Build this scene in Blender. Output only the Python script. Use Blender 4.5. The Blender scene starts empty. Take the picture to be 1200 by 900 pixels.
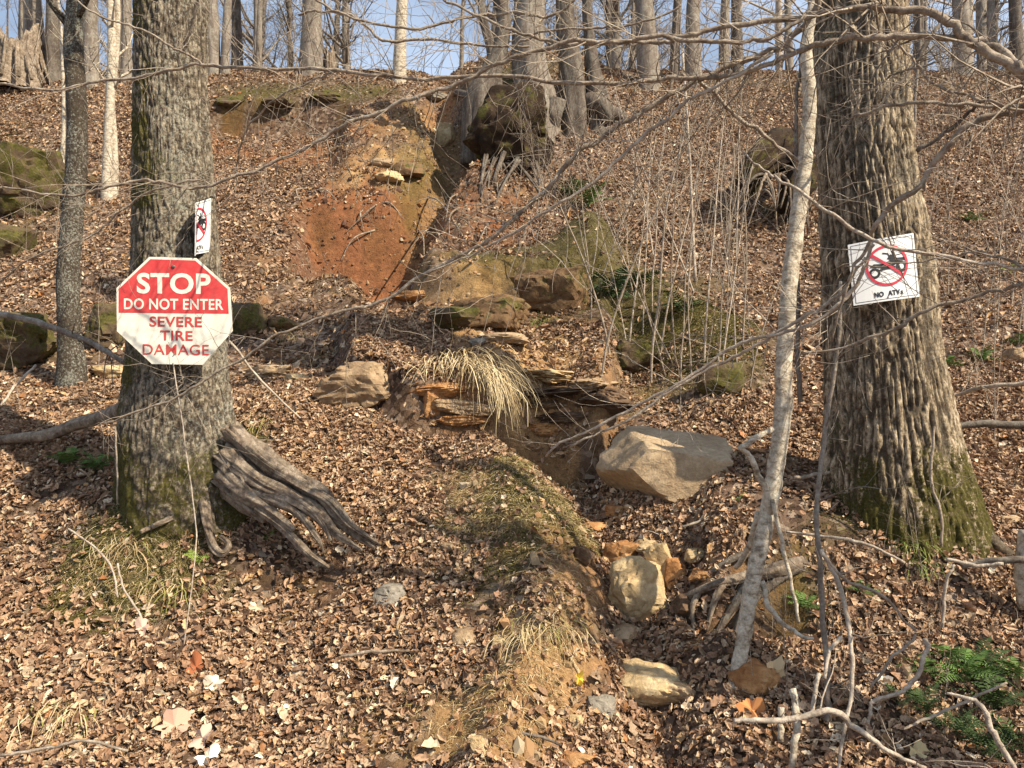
import bpy, math, random
import numpy as np
import bmesh
from mathutils import Vector, Matrix, noise as mnoise

random.seed(7); RNG = np.random.default_rng(7)
SC = bpy.context.scene
COL = SC.collection
EYE = 1.55; F = 940.0

# ------------------------------------------------------------------ camera, world, sun
cd = bpy.data.cameras.new('camera'); cam = bpy.data.objects.new('camera', cd); COL.objects.link(cam)
cam.location = (0, 0, EYE); cam.rotation_euler = (math.radians(90), 0, 0)
cd.sensor_width = 36; cd.lens = 36 * F / 1200; cd.clip_start = 0.05; cd.clip_end = 2000
SC.camera = cam
SUN = Vector((0.88, -0.56, 1.02)).normalized()
W = bpy.data.worlds.new('World'); SC.world = W; W.use_nodes = True
nt = W.node_tree; sky = nt.nodes.new('ShaderNodeTexSky'); sky.sky_type = 'NISHITA'; sky.sun_disc = False
sky.sun_elevation = math.asin(SUN.z); sky.sun_rotation = math.atan2(SUN.x, SUN.y)
sky.air_density = 1.0; sky.dust_density = 2.2; sky.ozone_density = 1.2
_tc = nt.nodes.new('ShaderNodeTexCoord'); _mp = nt.nodes.new('ShaderNodeMapping'); _mp.inputs['Scale'].default_value = (2, 2, 5); nt.links.new(_tc.outputs['Generated'], _mp.inputs[0])
_cn = nt.nodes.new('ShaderNodeTexNoise'); _cn.inputs['Scale'].default_value = 1.6; _cn.inputs['Detail'].default_value = 7; nt.links.new(_mp.outputs[0], _cn.inputs['Vector'])
_cr = nt.nodes.new('ShaderNodeMapRange'); _cr.inputs['From Min'].default_value = .35; _cr.inputs['From Max'].default_value = .65; _cr.inputs['To Min'].default_value = .25; _cr.inputs['To Max'].default_value = .85; nt.links.new(_cn.outputs['Fac'], _cr.inputs[0])
_cm = nt.nodes.new('ShaderNodeMix'); _cm.data_type = 'RGBA'; nt.links.new(_cr.outputs[0], _cm.inputs[0]); nt.links.new(sky.outputs[0], _cm.inputs[6]); _cm.inputs[7].default_value = (4.9, 6.0, 7.7, 1)   # thin high cloud over the whole sky
nt.links.new(_cm.outputs[2], nt.nodes['Background'].inputs[0]); nt.nodes['Background'].inputs[1].default_value = 0.085
sl = bpy.data.lights.new('sun', 'SUN'); so = bpy.data.objects.new('sun', sl); COL.objects.link(so)
sl.energy = 5.0; sl.angle = math.radians(0.5); sl.color = (1.0, 0.89, 0.71)
so.rotation_euler = SUN.to_track_quat('Z', 'Y').to_euler(); so.location = (10, -8, 20)
SC.view_settings.view_transform = 'Standard'; SC.view_settings.look = 'None'
SC.view_settings.exposure = 0.72; SC.view_settings.gamma = 1

# ------------------------------------------------------------------ noise
def _h(ix, iy, iz, s):
    h = (ix.astype(np.int64) * 374761393 + iy.astype(np.int64) * 668265263 + iz.astype(np.int64) * 2147483647 + s * 974634777) & 0xffffffff
    h = ((h ^ (h >> 13)) * 1274126177) & 0xffffffff
    h = ((h ^ (h >> 15)) * 2246822519) & 0xffffffff
    return ((h ^ (h >> 16)) & 0xffffff) / float(0xffffff)
def vn3(x, y, z, s=0):
    ix, iy, iz = np.floor(x), np.floor(y), np.floor(z)
    fx, fy, fz = x - ix, y - iy, z - iz
    fx = fx*fx*(3-2*fx); fy = fy*fy*(3-2*fy); fz = fz*fz*(3-2*fz)
    r = 0
    for a in (0, 1):
        for b in (0, 1):
            for c in (0, 1):
                r = r + _h(ix+a, iy+b, iz+c, s) * (fx if a else 1-fx) * (fy if b else 1-fy) * (fz if c else 1-fz)
    return r
def vn2(x, y, s=0):
    ix, iy = np.floor(x), np.floor(y); fx, fy = x-ix, y-iy
    fx = fx*fx*(3-2*fx); fy = fy*fy*(3-2*fy); o = np.zeros_like(ix)
    return ((_h(ix, iy, o, s)*(1-fx)+_h(ix+1, iy, o, s)*fx)*(1-fy) + (_h(ix, iy+1, o, s)*(1-fx)+_h(ix+1, iy+1, o, s)*fx)*fy)
def fbm2(x, y, s=0, oct=4):
    r = 0; a = 1; t = 0
    for k in range(oct):
        r = r + a*(vn2(x*2**k+7.3*k, y*2**k-3.1*k, s+k)-.5); t += a; a *= .5
    return r/t*2
def fbm3(x, y, z, s=0, oct=4):
    r = 0; a = 1; t = 0
    for k in range(oct):
        r = r + a*(vn3(x*2**k+7.3*k, y*2**k-3.1*k, z*2**k+1.7*k, s+k)-.5); t += a; a *= .5
    return r/t*2
def S(t): t = np.clip(t, 0, 1); return t*t*(3-2*t)
def win(x, a, b, f): return S((x-a)/f+.5)*S((b-x)/f+.5)

# ------------------------------------------------------------------ terrain
_ky = [-60, -5, 0, 2, 2.9, 3.4, 4.3, 5.2, 6.1, 7.7, 9.6, 12, 14, 15.3, 20, 30, 70, 300]
_kz = [-1.5, -.1, 0, .02, .16, .465, .864, 1.273, 1.55, 2.37, 3.59, 5.38, 6.99, 7.45, 7.9, 8.3, 6, -20]
_ty = np.linspace(-60, 300, 12001); _tz = np.interp(_ty, _ky, _kz)
_k = np.exp(-np.linspace(-2, 2, 31)**2); _k /= _k.sum()
_tz = np.convolve(np.pad(_tz, 15, mode='edge'), _k, mode='valid')
def baseZ(Y): return np.interp(Y, _ty, _tz)
def blob(px, py, cx, cy, rx, ry, p=2): return np.exp(-(np.abs((px-cx)/rx)**p + np.abs((py-cy)/ry)**p))
def pdist(px, py, pl):
    d = np.full(np.shape(px), 1e9)
    for (ax, ay), (bx, by) in zip(pl[:-1], pl[1:]):
        vx, vy = bx-ax, by-ay; t = np.clip(((px-ax)*vx+(py-ay)*vy)/(vx*vx+vy*vy), 0, 1)
        d = np.minimum(d, np.hypot(px-ax-t*vx, py-ay-t*vy))
    return d
GUL = [(650, 505), (690, 545), (712, 600), (748, 660), (758, 720), (772, 800), (790, 900), (800, 1200)]
SPINE = [(590, 550), (622, 620), (642, 700), (640, 780), (600, 860), (560, 960)]
UG = [(512, 110), (535, 150), (530, 200), (490, 250), (450, 300), (455, 340)]
def param(X, Y):
    Ys = np.maximum(Y, 1.4); zb = baseZ(Y)
    wx = fbm2(X*1.3, Y*1.3, 50, 3)*14; wy = fbm2(X*1.3, Y*1.3, 60, 3)*9
    return 600+F*X/Ys + wx, 450-F*(zb-EYE)/Ys + wy
def height(X, Y):
    X = np.asarray(X, float); Y = np.asarray(Y, float)
    z = baseZ(Y); px, py = param(X, Y)
    near = S((Y-1.2)/.8)*S((16-Y)/2)
    d = 0.
    d = d - .22*np.exp(-(pdist(px, py, GUL)/46)**2) - .22*blob(px, py, 880, 715, 75, 26, 3)
    d = d + .13*np.exp(-(pdist(px, py, SPINE)/42)**2)
    d = d + .16*S((px-800)/45)*win(py, 560, 715, 30)*S((1010-px)/120)
    yl = np.interp(px, [390, 480, 600, 700, 740], [478, 505, 508, 505, 480])
    d = d + .34*win(px, 400, 725, 30)*S((yl-py)/9+.5)*S((py-(yl-150))/90)
    d = d - .10*win(px, 590, 730, 30)*win(py, 500, 540, 20) - .28*blob(px, py, 655, 505, 62, 16, 4)
    yl2 = np.interp(px, [490, 560, 700], [388, 394, 372])
    d = d + .42*win(px, 500, 715, 40)*S((yl2-py)/12+.5)*S((py-(yl2-95))/60)
    d = d + .30*np.exp(-(pdist(px, py, [(690, 330), (760, 385), (860, 450)])/36)**2)
    d = d - 1.0*blob(px, py, 420, 280, 66, 34, 5) - .60*np.exp(-(pdist(px, py, UG)/24)**2)
    d = d + .75*blob(px, py, 625, 135, 85, 48, 4) + .25*blob(px, py, 560, 235, 60, 40)
    d = d - .55*win(px, 248, 405, 30)*S((py-118)/6+.5)*S((215-py)/80)
    d = d + .13*blob(px, py, 160, 655, 75, 38) + .15*blob(px, py, 222, 600, 100, 48, 3) + .19*blob(px, py, 1055, 645, 125, 55, 3)
    d = d - .10*blob(px, py, 330, 700, 120, 80)
    z = z + d*near
    z = z + .20*fbm2(X*.45, Y*.45, 1, 3)*S((Y-3)/3)*S((13.0-Y)/3) + .055*fbm2(X*2.2, Y*2.2, 9, 4)*S((Y+1)/2)
    rough = .5+S(dirtmask(px, py))
    z = z + .026*rough*fbm2(X*9, Y*9, 21, 3)*S((18-Y)/3) + S(dirtmask(px, py))*S((Y-6)/2)*S((15-Y)/1)*(.15*fbm2(X*4.5, Y*4.5, 23, 5)+.09*(np.abs(2*vn2(X*5, Y*1.6, 29)-1)-.5)) + .15*S((Y-16)/6)*fbm2(X*.3, Y*.3, 5, 3)
    return z
def dirtmask(px, py):
    m = 1.1*blob(px, py, 325, 160, 95, 34, 3) + .95*blob(px, py, 395, 243, 70, 26) + .5*blob(px, py, 415, 285, 55, 20) + .75*blob(px, py, 560, 250, 90, 52, 3)
    m = m + .9*np.exp(-(pdist(px, py, [(515, 110), (525, 170), (480, 240)])/26)**2) + .8*blob(px, py, 445, 210, 50, 25)
    m = m + 1.15*np.exp(-(pdist(px, py, [(672, 600), (680, 680), (684, 760), (650, 840), (600, 900)])/28)**2)
    m = m + .35*blob(px, py, 620, 820, 90, 90) + .9*blob(px, py, 640, 480, 100, 34, 3) + .8*blob(px, py, 1160, 565, 45, 40)
    m = m + .6*blob(px, py, 590, 440, 120, 60, 3) + .5*blob(px, py, 820, 500, 60, 40) + .55*blob(px, py, 350, 330, 70, 60) + .5*blob(px, py, 480, 130, 40, 30) + .55*np.exp(-(pdist(px, py, SPINE)/62)**2) + .6*np.exp(-(pdist(px, py, [(470, 150), (440, 215), (460, 330), (560, 400)])/34)**2) + .35*blob(px, py, 560, 850, 140, 60) + .2*blob(px, py, 460, 860, 120, 60)
    m = m + .35*blob(px, py, 560, 560, 80, 30) + .45*blob(px, py, 760, 660, 60, 30)+.3*blob(px, py, 880, 700, 60, 35)
    return m
def redmask(px, py): return blob(px, py, 325, 155, 95, 40, 3) + 1.3*blob(px, py, 405, 262, 75, 48, 3) + .8*blob(px, py, 560, 260, 90, 55, 3)
def mossmask(px, py):
    m = .9*blob(px, py, 330, 106, 100, 13) + .8*blob(px, py, 430, 105, 50, 12) + 1.1*blob(px, py, 615, 140, 75, 30) + 1.0*blob(px, py, 600, 368, 110, 22, 3)
    m = m + .9*np.exp(-(pdist(px, py, [(690, 340), (770, 410), (860, 455)])/42)**2) + 1.5*blob(px, py, 160, 660, 105, 58) + .5*np.exp(-(pdist(px, py, [(600, 570), (640, 600), (660, 640)])/30)**2) + .8*blob(px, py, 640, 600, 70, 30)
    m = m + .6*blob(px, py, 610, 680, 50, 30) + .8*blob(px, py, 290, 520, 30, 35) + .7*blob(px, py, 495, 195, 45, 50) + .5*blob(px, py, 960, 700, 60, 30)
    m = m + .8*blob(px, py, 40, 200, 70, 60) + .7*blob(px, py, 30, 400, 90, 40) + .8*blob(px, py, 1050, 650, 120, 25) + .5*blob(px, py, 100, 720, 90, 30) + .3*blob(px, py, 360, 212, 45, 10) + .5*blob(px, py, 700, 300, 80, 60) + .45*blob(px, py, 950, 100, 250, 18) + .4*blob(px, py, 560, 620, 120, 60) + .95*blob(px, py, 790, 400, 105, 62) + .5*blob(px, py, 540, 700, 60, 50)
    return m
def strawmask(px, py):
    return .62*np.exp(-(pdist(px, py, SPINE)/58)**2)+.55*np.exp(-(pdist(px, py, [(300, 300), (350, 350), (420, 330)])/40)**2)+.5*blob(px, py, 480, 160, 60, 60)+.8*blob(px, py, 170, 670, 110, 55)+.75*blob(px, py, 90, 850, 90, 50)+.6*blob(px, py, 640, 580, 60, 40)+.8*blob(px, py, 330, 105, 110, 14)+.6*blob(px, py, 470, 820, 120, 60)+.7*blob(px, py, 520, 590, 90, 40)+.5*blob(px, py, 950, 90, 200, 14)+.5*blob(px, py, 360, 370, 60, 60)+.5*blob(px, py, 800, 470, 60, 40)+.6*blob(px, py, 560, 400, 90, 16)+.5*blob(px, py, 900, 240, 60, 40)
def G(px, py, y0=1.6):
    """ground point seen at a pixel of the photograph"""
    Y = np.concatenate([np.linspace(y0, 8, 1600), np.linspace(8.01, 40, 2400)])
    X = (px-600)/F*Y; Z = EYE-(py-450)/F*Y
    hit = np.nonzero(height(X, Y) >= Z)[0]
    i = hit[0] if len(hit) else int(np.argmin(Z-height(X, Y)))
    return Vector((X[i], Y[i], float(height(X[i:i+1], Y[i:i+1])[0])))
def gz(x, y): return float(height(np.array([x]), np.array([y]))[0])
def at(px, py, D): return Vector(((px-600)/F*D, D, EYE-(py-450)/F*D))

# ------------------------------------------------------------------ materials
def mat(name, build):
    m = bpy.data.materials.new(name); m.use_nodes = True; t = m.node_tree; b = t.nodes['Principled BSDF']
    b.inputs['Roughness'].default_value = .85; b.inputs['Specular IOR Level'].default_value = .25
    build(t, b); return m
def N(t, typ, **kw):
    n = t.nodes.new(typ)
    for k, v in kw.items():
        if k.startswith('i_'): n.inputs[k[2:].replace('_', ' ')].default_value = v
        else: setattr(n, k, v)
    return n
def ramp(t, fac, stops):
    r = t.nodes.new('ShaderNodeValToRGB'); e = r.color_ramp.elements
    while len(e) < len(stops): e.new(.5)
    for el, (p, c) in zip(e, stops): el.position = p; el.color = (*c, 1) if len(c) == 3 else c
    t.links.new(fac, r.inputs[0]); return r.outputs[0]
def coords(t, scale=(1, 1, 1)):
    tc = t.nodes.new('ShaderNodeTexCoord'); mp = t.nodes.new('ShaderNodeMapping'); mp.inputs['Scale'].default_value = scale
    t.links.new(tc.outputs['Object'], mp.inputs[0]); return mp.outputs[0]
def noise(t, vec, scale, detail=6, rough=.6, dist=0):
    n = N(t, 'ShaderNodeTexNoise'); n.inputs['Scale'].default_value = scale; n.inputs['Detail'].default_value = detail
    n.inputs['Roughness'].default_value = rough; n.inputs['Distortion'].default_value = dist; t.links.new(vec, n.inputs['Vector']); return n.outputs['Fac']
def mix(t, fac, a, b, mode='MIX'):
    n = t.nodes.new('ShaderNodeMix'); n.data_type = 'RGBA'; n.blend_type = mode
    for s, v in ((n.inputs[0], fac), (n.inputs[6], a), (n.inputs[7], b)):
        if hasattr(v, 'is_output'): t.links.new(v, s)
        elif isinstance(v, (int, float)): s.default_value = v
        else: s.default_value = (*v, 1)
    return n.outputs[2]
def bump(t, b, h, strength=.5, dist=.01):
    n = t.nodes.new('ShaderNodeBump'); n.inputs['Strength'].default_value = strength; n.inputs['Distance'].default_value = dist
    t.links.new(h, n.inputs['Height']); t.links.new(n.outputs[0], b.inputs['Normal'])
def base(t, b, c): t.links.new(c, b.inputs['Base Color'])
def attr(t, name):
    n = t.nodes.new('ShaderNodeAttribute'); n.attribute_name = name; return n
def math_(t, op, a, b_=0.):
    n = t.nodes.new('ShaderNodeMath'); n.operation = op
    for s, v in ((n.inputs[0], a), (n.inputs[1], b_)):
        if hasattr(v, 'is_output'): t.links.new(v, s)
        else: s.default_value = v
    return n.outputs[0]

def m_ground(t, b):
    v = coords(t); a = attr(t, 'cover')
    n1 = noise(t, v, 14, 8, .7); n2 = noise(t, v, 90, 5, .7)
    c = mix(t, 1, a.outputs['Color'], ramp(t, n1, [(.3, (.55, .52, .5)), (.7, (1.35, 1.3, 1.25))]), 'MULTIPLY')
    c = mix(t, .8, c, ramp(t, n2, [(.35, (.6, .6, .6)), (.65, (1.35, 1.3, 1.25))]), 'MULTIPLY')
    vo = N(t, 'ShaderNodeTexVoronoi'); vo.inputs['Scale'].default_value = 26; vo.inputs['Randomness'].default_value = 1; t.links.new(v, vo.inputs['Vector'])
    sep = t.nodes.new('ShaderNodeSeparateColor'); t.links.new(vo.outputs['Color'], sep.inputs[0])
    lc = ramp(t, sep.outputs[0], [(0, (.04, .022, .014)), (.45, (.13, .08, .05)), (.8, (.26, .175, .12)), (1, (.44, .34, .25))])
    lm = math_(t, 'MULTIPLY', a.outputs['Alpha'], .8)
    c = mix(t, lm, c, lc); base(t, b, c)
    h = math_(t, 'ADD', n1, math_(t, 'MULTIPLY', n2, .5)); h = math_(t, 'ADD', h, math_(t, 'MULTIPLY', sep.outputs[1], .35))
    bump(t, b, h, .9, .025); b.inputs['Roughness'].default_value = .95
M_ground = mat('ground_soil', m_ground)
def m_leaf(t, b):
    a = attr(t, 'tint'); a.attribute_type = 'INSTANCER'; v = coords(t); n = noise(t, v, 6, 3)
    base(t, b, mix(t, .6, a.outputs['Color'], ramp(t, n, [(.3, (.65, .6, .55)), (.7, (1.25, 1.2, 1.2))]), 'MULTIPLY'))
    b.inputs['Roughness'].default_value = .6; b.inputs['Specular IOR Level'].default_value = .35
M_leaf = mat('dead_leaves', m_leaf)
def m_tint(t, b):
    a = attr(t, 'tint'); base(t, b, a.outputs['Color']); b.inputs['Roughness'].default_value = .8
M_tint = mat('tinted_blades', m_tint)
def bark_mat(name, dark, mid, pale, moss_h=None, lich=.5, zs=.35, sc=16, mossc=(.05, .043, .009), sh=1.):
    def f(t, b):
        v = coords(t, (1, 1, zs)); v1 = coords(t)
        n1 = noise(t, v, sc, 8, .7); n2 = noise(t, v1, sc*1.6, 6, .75); n3 = noise(t, v1, 3.2, 4); n4 = noise(t, v1, 90, 4)
        c = ramp(t, n1, [(.5-.18*sh, dark), (.5, mid), (.5+.18*sh, pale)])
        if moss_h is not None:
            rd = attr(t, 'ridge'); c = mix(t, ramp(t, rd.outputs['Fac'], [(.15, (.85, .85, .85)), (.6, (0, 0, 0))]), c, tuple(x*.8 for x in dark))
        lm = ramp(t, math_(t, 'ADD', math_(t, 'MULTIPLY', n2, .75), math_(t, 'MULTIPLY', n3, .3)), [(.53, (0, 0, 0)), (.60, (1, 1, 1))])
        c = mix(t, math_(t, 'MULTIPLY', lm, lich), c, (.40, .40, .33))
        c = mix(t, .7, c, ramp(t, n4, [(.3, (.6, .6, .6)), (.7, (1.3, 1.3, 1.3))]), 'MULTIPLY')
        if moss_h is not None:
            a = attr(t, 'mossy')
            mm = math_(t, 'ADD', a.outputs['Fac'], math_(t, 'MULTIPLY', math_(t, 'SUBTRACT', math_(t, 'ADD', math_(t, 'MULTIPLY', n2, .5), math_(t, 'MULTIPLY', n3, .5)), .5), 4.0))
            c = mix(t, ramp(t, mm, [(.42, (0, 0, 0)), (.62, (1, 1, 1))]), c, ramp(t, n4, [(.3, tuple(x*.6 for x in mossc)), (.7, tuple(x*2.0 for x in mossc))]))
        base(t, b, c)
        bump(t, b, math_(t, 'ADD', n1, math_(t, 'MULTIPLY', n4, .4)), .8, .012); b.inputs['Roughness'].default_value = .95
    return mat(name, f)
M_barkL = bark_mat('grey_lichen_bark', (.05, .036, .024), (.155, .12, .08), (.33, .275, .20), 1, .6, .7, 42, sh=.6)
M_barkR = bark_mat('ridged_golden_bark', (.065, .045, .028), (.28, .21, .13), (.53, .43, .30), 1, .22, .5, 38, sh=.65)
M_barkB = bark_mat('woodland_bark', (.10, .078, .06), (.20, .16, .125), (.34, .29, .235), None, .35, .25, 12)
M_barkD = bark_mat('dark_woodland_bark', (.05, .038, .03), (.11, .085, .065), (.20, .165, .13), None, .2, .25, 12)
M_birch = bark_mat('pale_smooth_bark', (.20, .15, .10), (.50, .42, .31), (.66, .59, .47), None, .3, 1.6, 22, sh=.75)
M_twig = bark_mat('grey_brown_twig', (.13, .095, .065), (.30, .235, .175), (.48, .40, .31), None, .2, 1, 20)
M_twigp = bark_mat('pale_twig', (.25, .19, .14), (.42, .34, .26), (.6, .51, .41), None, .2, 1, 20)
M_dead = bark_mat('weathered_root_wood', (.07, .045, .03), (.22, .165, .115), (.42, .34, .255), None, .1, .9, 18)
def _nothing(): pass
def rock_mat(name, dark, mid, pale, moss=0.):
    def f(t, b):
        v = coords(t); n1 = noise(t, v, 5, 8, .7); n2 = noise(t, v, 45, 6, .7); n3 = noise(t, coords(t, (1, 1, 1.7)), 12, 7, .7, 1.6)
        c = ramp(t, n1, [(.3, dark), (.5, mid), (.7, pale)])
        c = mix(t, .6, c, ramp(t, n2, [(.3, (.6, .57, .55)), (.7, (1.3, 1.28, 1.25))]), 'MULTIPLY')
        c = mix(t, .3, c, ramp(t, n3, [(.35, (.65, .6, .55)), (.65, (1.25, 1.2, 1.15))]), 'MULTIPLY')
        if moss:
            mm = math_(t, 'ADD', n1, moss-.5)
            c = mix(t, ramp(t, mm, [(.45, (0, 0, 0)), (.55, (1, 1, 1))]), c, ramp(t, n2, [(.3, (.03, .028, .008)), (.7, (.13, .115, .025))]))
        base(t, b, c); bump(t, b, math_(t, 'ADD', n3, n2), .7, .012); b.inputs['Roughness'].default_value = .92
    return mat(name, f)
M_rtan = rock_mat('tan_sandstone', (.20, .13, .075), (.34, .24, .145), (.46, .35, .22))
M_bould = rock_mat('light_tan_sandstone', (.30, .21, .125), (.43, .325, .205), (.54, .43, .29))
M_rpale = rock_mat('pale_yellow_sandstone', (.32, .21, .10), (.50, .37, .20), (.62, .51, .32))
M_ror = rock_mat('orange_sandstone', (.20, .085, .03), (.38, .19, .075), (.52, .32, .15))
M_rdark = rock_mat('dark_brown_rock', (.05, .03, .018), (.12, .075, .045), (.24, .16, .095))
M_rmoss = rock_mat('mossy_rock', (.05, .035, .02), (.13, .09, .055), (.26, .19, .12), .5)
M_earth = rock_mat('dark_earth_with_moss', (.016, .009, .005), (.04, .024, .013), (.085, .052, .03), .43)  # earth tones taken nearly black so the bank under the clump looks shaded
M_rhalf = rock_mat('half_mossy_sandstone', (.08, .045, .022), (.18, .11, .055), (.34, .22, .12), .44)
M_rgrey = rock_mat('grey_stone', (.16, .14, .11), (.28, .25, .20), (.40, .36, .30))
def plain(name, c, rough=.5, wear=.0, wc=(.5, .45, .35)):
    def f(t, b):
        v = coords(t); n = noise(t, v, 18, 8, .75)
        base(t, b, mix(t, math_(t, 'MULTIPLY', ramp(t, n, [(.42, (0, 0, 0)), (.72, (1, 1, 1))]), wear), c, wc)); b.inputs['Roughness'].default_value = rough
    return mat(name, f)
M_cream = plain('weathered_cream_paint', (.74, .70, .59), .45, .6, (.55, .50, .39))
M_red = plain('faded_red_paint', (.52, .045, .045), .4, .45, (.58, .13, .11))
M_redt = plain('red_print', (.50, .05, .045), .5, .25, (.6, .2, .15))
M_white = plain('white_sign_plastic', (.80, .80, .78), .4, .2, (.68, .68, .65))
M_black = plain('black_print', (.03, .03, .035), .5)
M_pred = plain('pinkish_red_print', (.60, .05, .08), .5)
M_metal = plain('dull_bolt_metal', (.16, .14, .12), .4, .5, (.25, .12, .06))

# ------------------------------------------------------------------ object helpers
def tag(o, label=None, cat=None, group=None, kind=None):
    if label: o['label'] = label
    if cat: o['category'] = cat
    if group: o['group'] = group
    if kind: o['kind'] = kind
    return o
def empty(name, loc=(0, 0, 0), label=None, cat=None, group=None):
    o = bpy.data.objects.new(name, None); o.location = loc; COL.objects.link(o); o.empty_display_size = .1
    return tag(o, label, cat, group)
def npmesh(name, V, Q=None, T=None, smooth=True):
    """V (n,3), Q quads (m,4), T tris (k,3)"""
    me = bpy.data.meshes.new(name); V = np.asarray(V, np.float32)
    Q = np.zeros((0, 4), np.int32) if Q is None else np.asarray(Q, np.int32).reshape(-1, 4)
    T = np.zeros((0, 3), np.int32) if T is None else np.asarray(T, np.int32).reshape(-1, 3)
    me.vertices.add(len(V)); me.vertices.foreach_set('co', V.ravel())
    me.loops.add(Q.size+T.size); me.loops.foreach_set('vertex_index', np.concatenate([Q.ravel(), T.ravel()]))
    me.polygons.add(len(Q)+len(T))
    st = np.concatenate([np.arange(len(Q))*4, Q.size+np.arange(len(T))*3]).astype(np.int32)
    me.polygons.foreach_set('loop_start', st)
    me.polygons.foreach_set('use_smooth', np.full(len(st), smooth)); me.update(calc_edges=True); return me
def link(name, me, m, parent=None, off=None):
    o = bpy.data.objects.new(name, me); COL.objects.link(o)
    if m: me.materials.append(m)
    if parent is not None:
        o.parent = parent
    return o
def setcol(me, name, C):
    C = np.asarray(C, np.float32)
    if C.shape[1] == 3: C = np.concatenate([C, np.ones((len(C), 1), np.float32)], 1)
    a = me.color_attributes.new(name, 'FLOAT_COLOR', 'POINT'); a.data.foreach_set('color', C.ravel())

def smooth_path(P, R, n=4):
    P = np.array([tuple(p) for p in P], float); R = np.array(R, float)
    if len(P) < 3: return P, R
    PP = np.vstack([2*P[0]-P[1], P, 2*P[-1]-P[-2]]); out = []; ro = []
    for i in range(1, len(PP)-2):
        for k in range(n):
            u = k/n; a, b, c, d = PP[i-1:i+3]
            out.append(.5*((2*b)+(-a+c)*u+(2*a-5*b+4*c-d)*u*u+(-a+3*b-3*c+d)*u**3)); ro.append(R[i-1]*(1-u)+R[i]*u)
    out.append(P[-1]); ro.append(R[-1]); return np.array(out), np.array(ro)
class MB:
    def __init__(s): s.V = []; s.Q = []; s.T = []; s.n = 0; s.C = []
    def add(s, V, Q=None, T=None, C=None):
        V = np.asarray(V, float)
        if Q is not None and len(Q): s.Q.append(np.asarray(Q)+s.n)
        if T is not None and len(T): s.T.append(np.asarray(T)+s.n)
        s.V.append(V); s.n += len(V)
        if C is not None: s.C.append(np.tile(C, (len(V), 1)) if np.ndim(C) == 1 else C)
    def tube(s, P, R, k=6, wob=0, C=None):
        P = np.asarray(P, float); R = np.broadcast_to(np.asarray(R, float), (len(P),)); n = len(P)
        Tn = np.gradient(P, axis=0); Tn /= np.linalg.norm(Tn, axis=1)[:, None]+1e-9
        ref = np.array([0, 0, 1.]) if abs(Tn[:, 2].mean()) < .8 else np.array([1., 0, 0])
        A = np.cross(Tn, ref); A /= np.linalg.norm(A, axis=1)[:, None]+1e-9; B = np.cross(Tn, A)
        th = np.arange(k)/k*2*math.pi; rr = R[:, None]*np.ones((1, k))
        if wob: rr = rr*(1+wob*RNG.normal(size=rr.shape))
        V = P[:, None]+rr[..., None]*(np.cos(th)[None, :, None]*A[:, None]+np.sin(th)[None, :, None]*B[:, None])
        V = V.reshape(-1, 3); i = np.arange(n-1)[:, None]*k; j = np.arange(k)[None]; j2 = (j+1) % k
        Q = np.stack([i+j, i+k+j, i+k+j2, i+j2], -1).reshape(-1, 4)
        V = np.vstack([V, P[0], P[-1]]); c0 = n*k; jj = np.arange(k)
        T = np.vstack([np.stack([np.full(k, c0), jj, (jj+1) % k], 1), np.stack([np.full(k, c0+1), (n-1)*k+(jj+1) % k, (n-1)*k+jj], 1)])
        s.add(V, Q, T, C)
    def build(s, name, m, parent=None, smooth=True, origin=None):
        V = np.vstack(s.V)
        if origin is not None: V = V-np.array(tuple(origin))
        me = npmesh(name, V, np.vstack(s.Q) if s.Q else None, np.vstack(s.T) if s.T else None, smooth)
        if s.C: setcol(me, 'tint', np.vstack(s.C))
        o = link(name, me, m, parent)
        if origin is not None and parent is None: o.location = origin
        return o
def rv(s=1.): return RNG.normal(size=3)*s
def twigs(mb, P, R, n, ln=(.15, .5), rr=.35, k=3, up=.25, lvl=1, rmin=.0012, t0=.1):
    L = len(P)
    for _ in range(n):
        i = int(RNG.uniform(t0, .98)*(L-1)); d = P[min(i+1, L-1)]-P[max(i-1, 0)]; d = d/(np.linalg.norm(d)+1e-9)
        s = rv(); s -= d*np.dot(s, d); s /= np.linalg.norm(s)+1e-9
        v = d*RNG.uniform(.3, .9)+s+np.array([0, 0, up]); v /= np.linalg.norm(v); l = RNG.uniform(*ln)
        m = 5; q = [P[i]]
        for _k in range(m): v = v+rv(.16)+np.array([0, 0, up*.15]); v /= np.linalg.norm(v); q.append(q[-1]+v*l/m)
        q = np.array(q); r0 = max(R[i]*rr, rmin); r = np.linspace(r0, rmin*.7, m+1); mb.tube(q, r, k)
        if lvl > 1: twigs(mb, q, r, RNG.integers(2, 5), (ln[0]*.4, ln[1]*.5), .6, 3, up, lvl-1, rmin)

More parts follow.
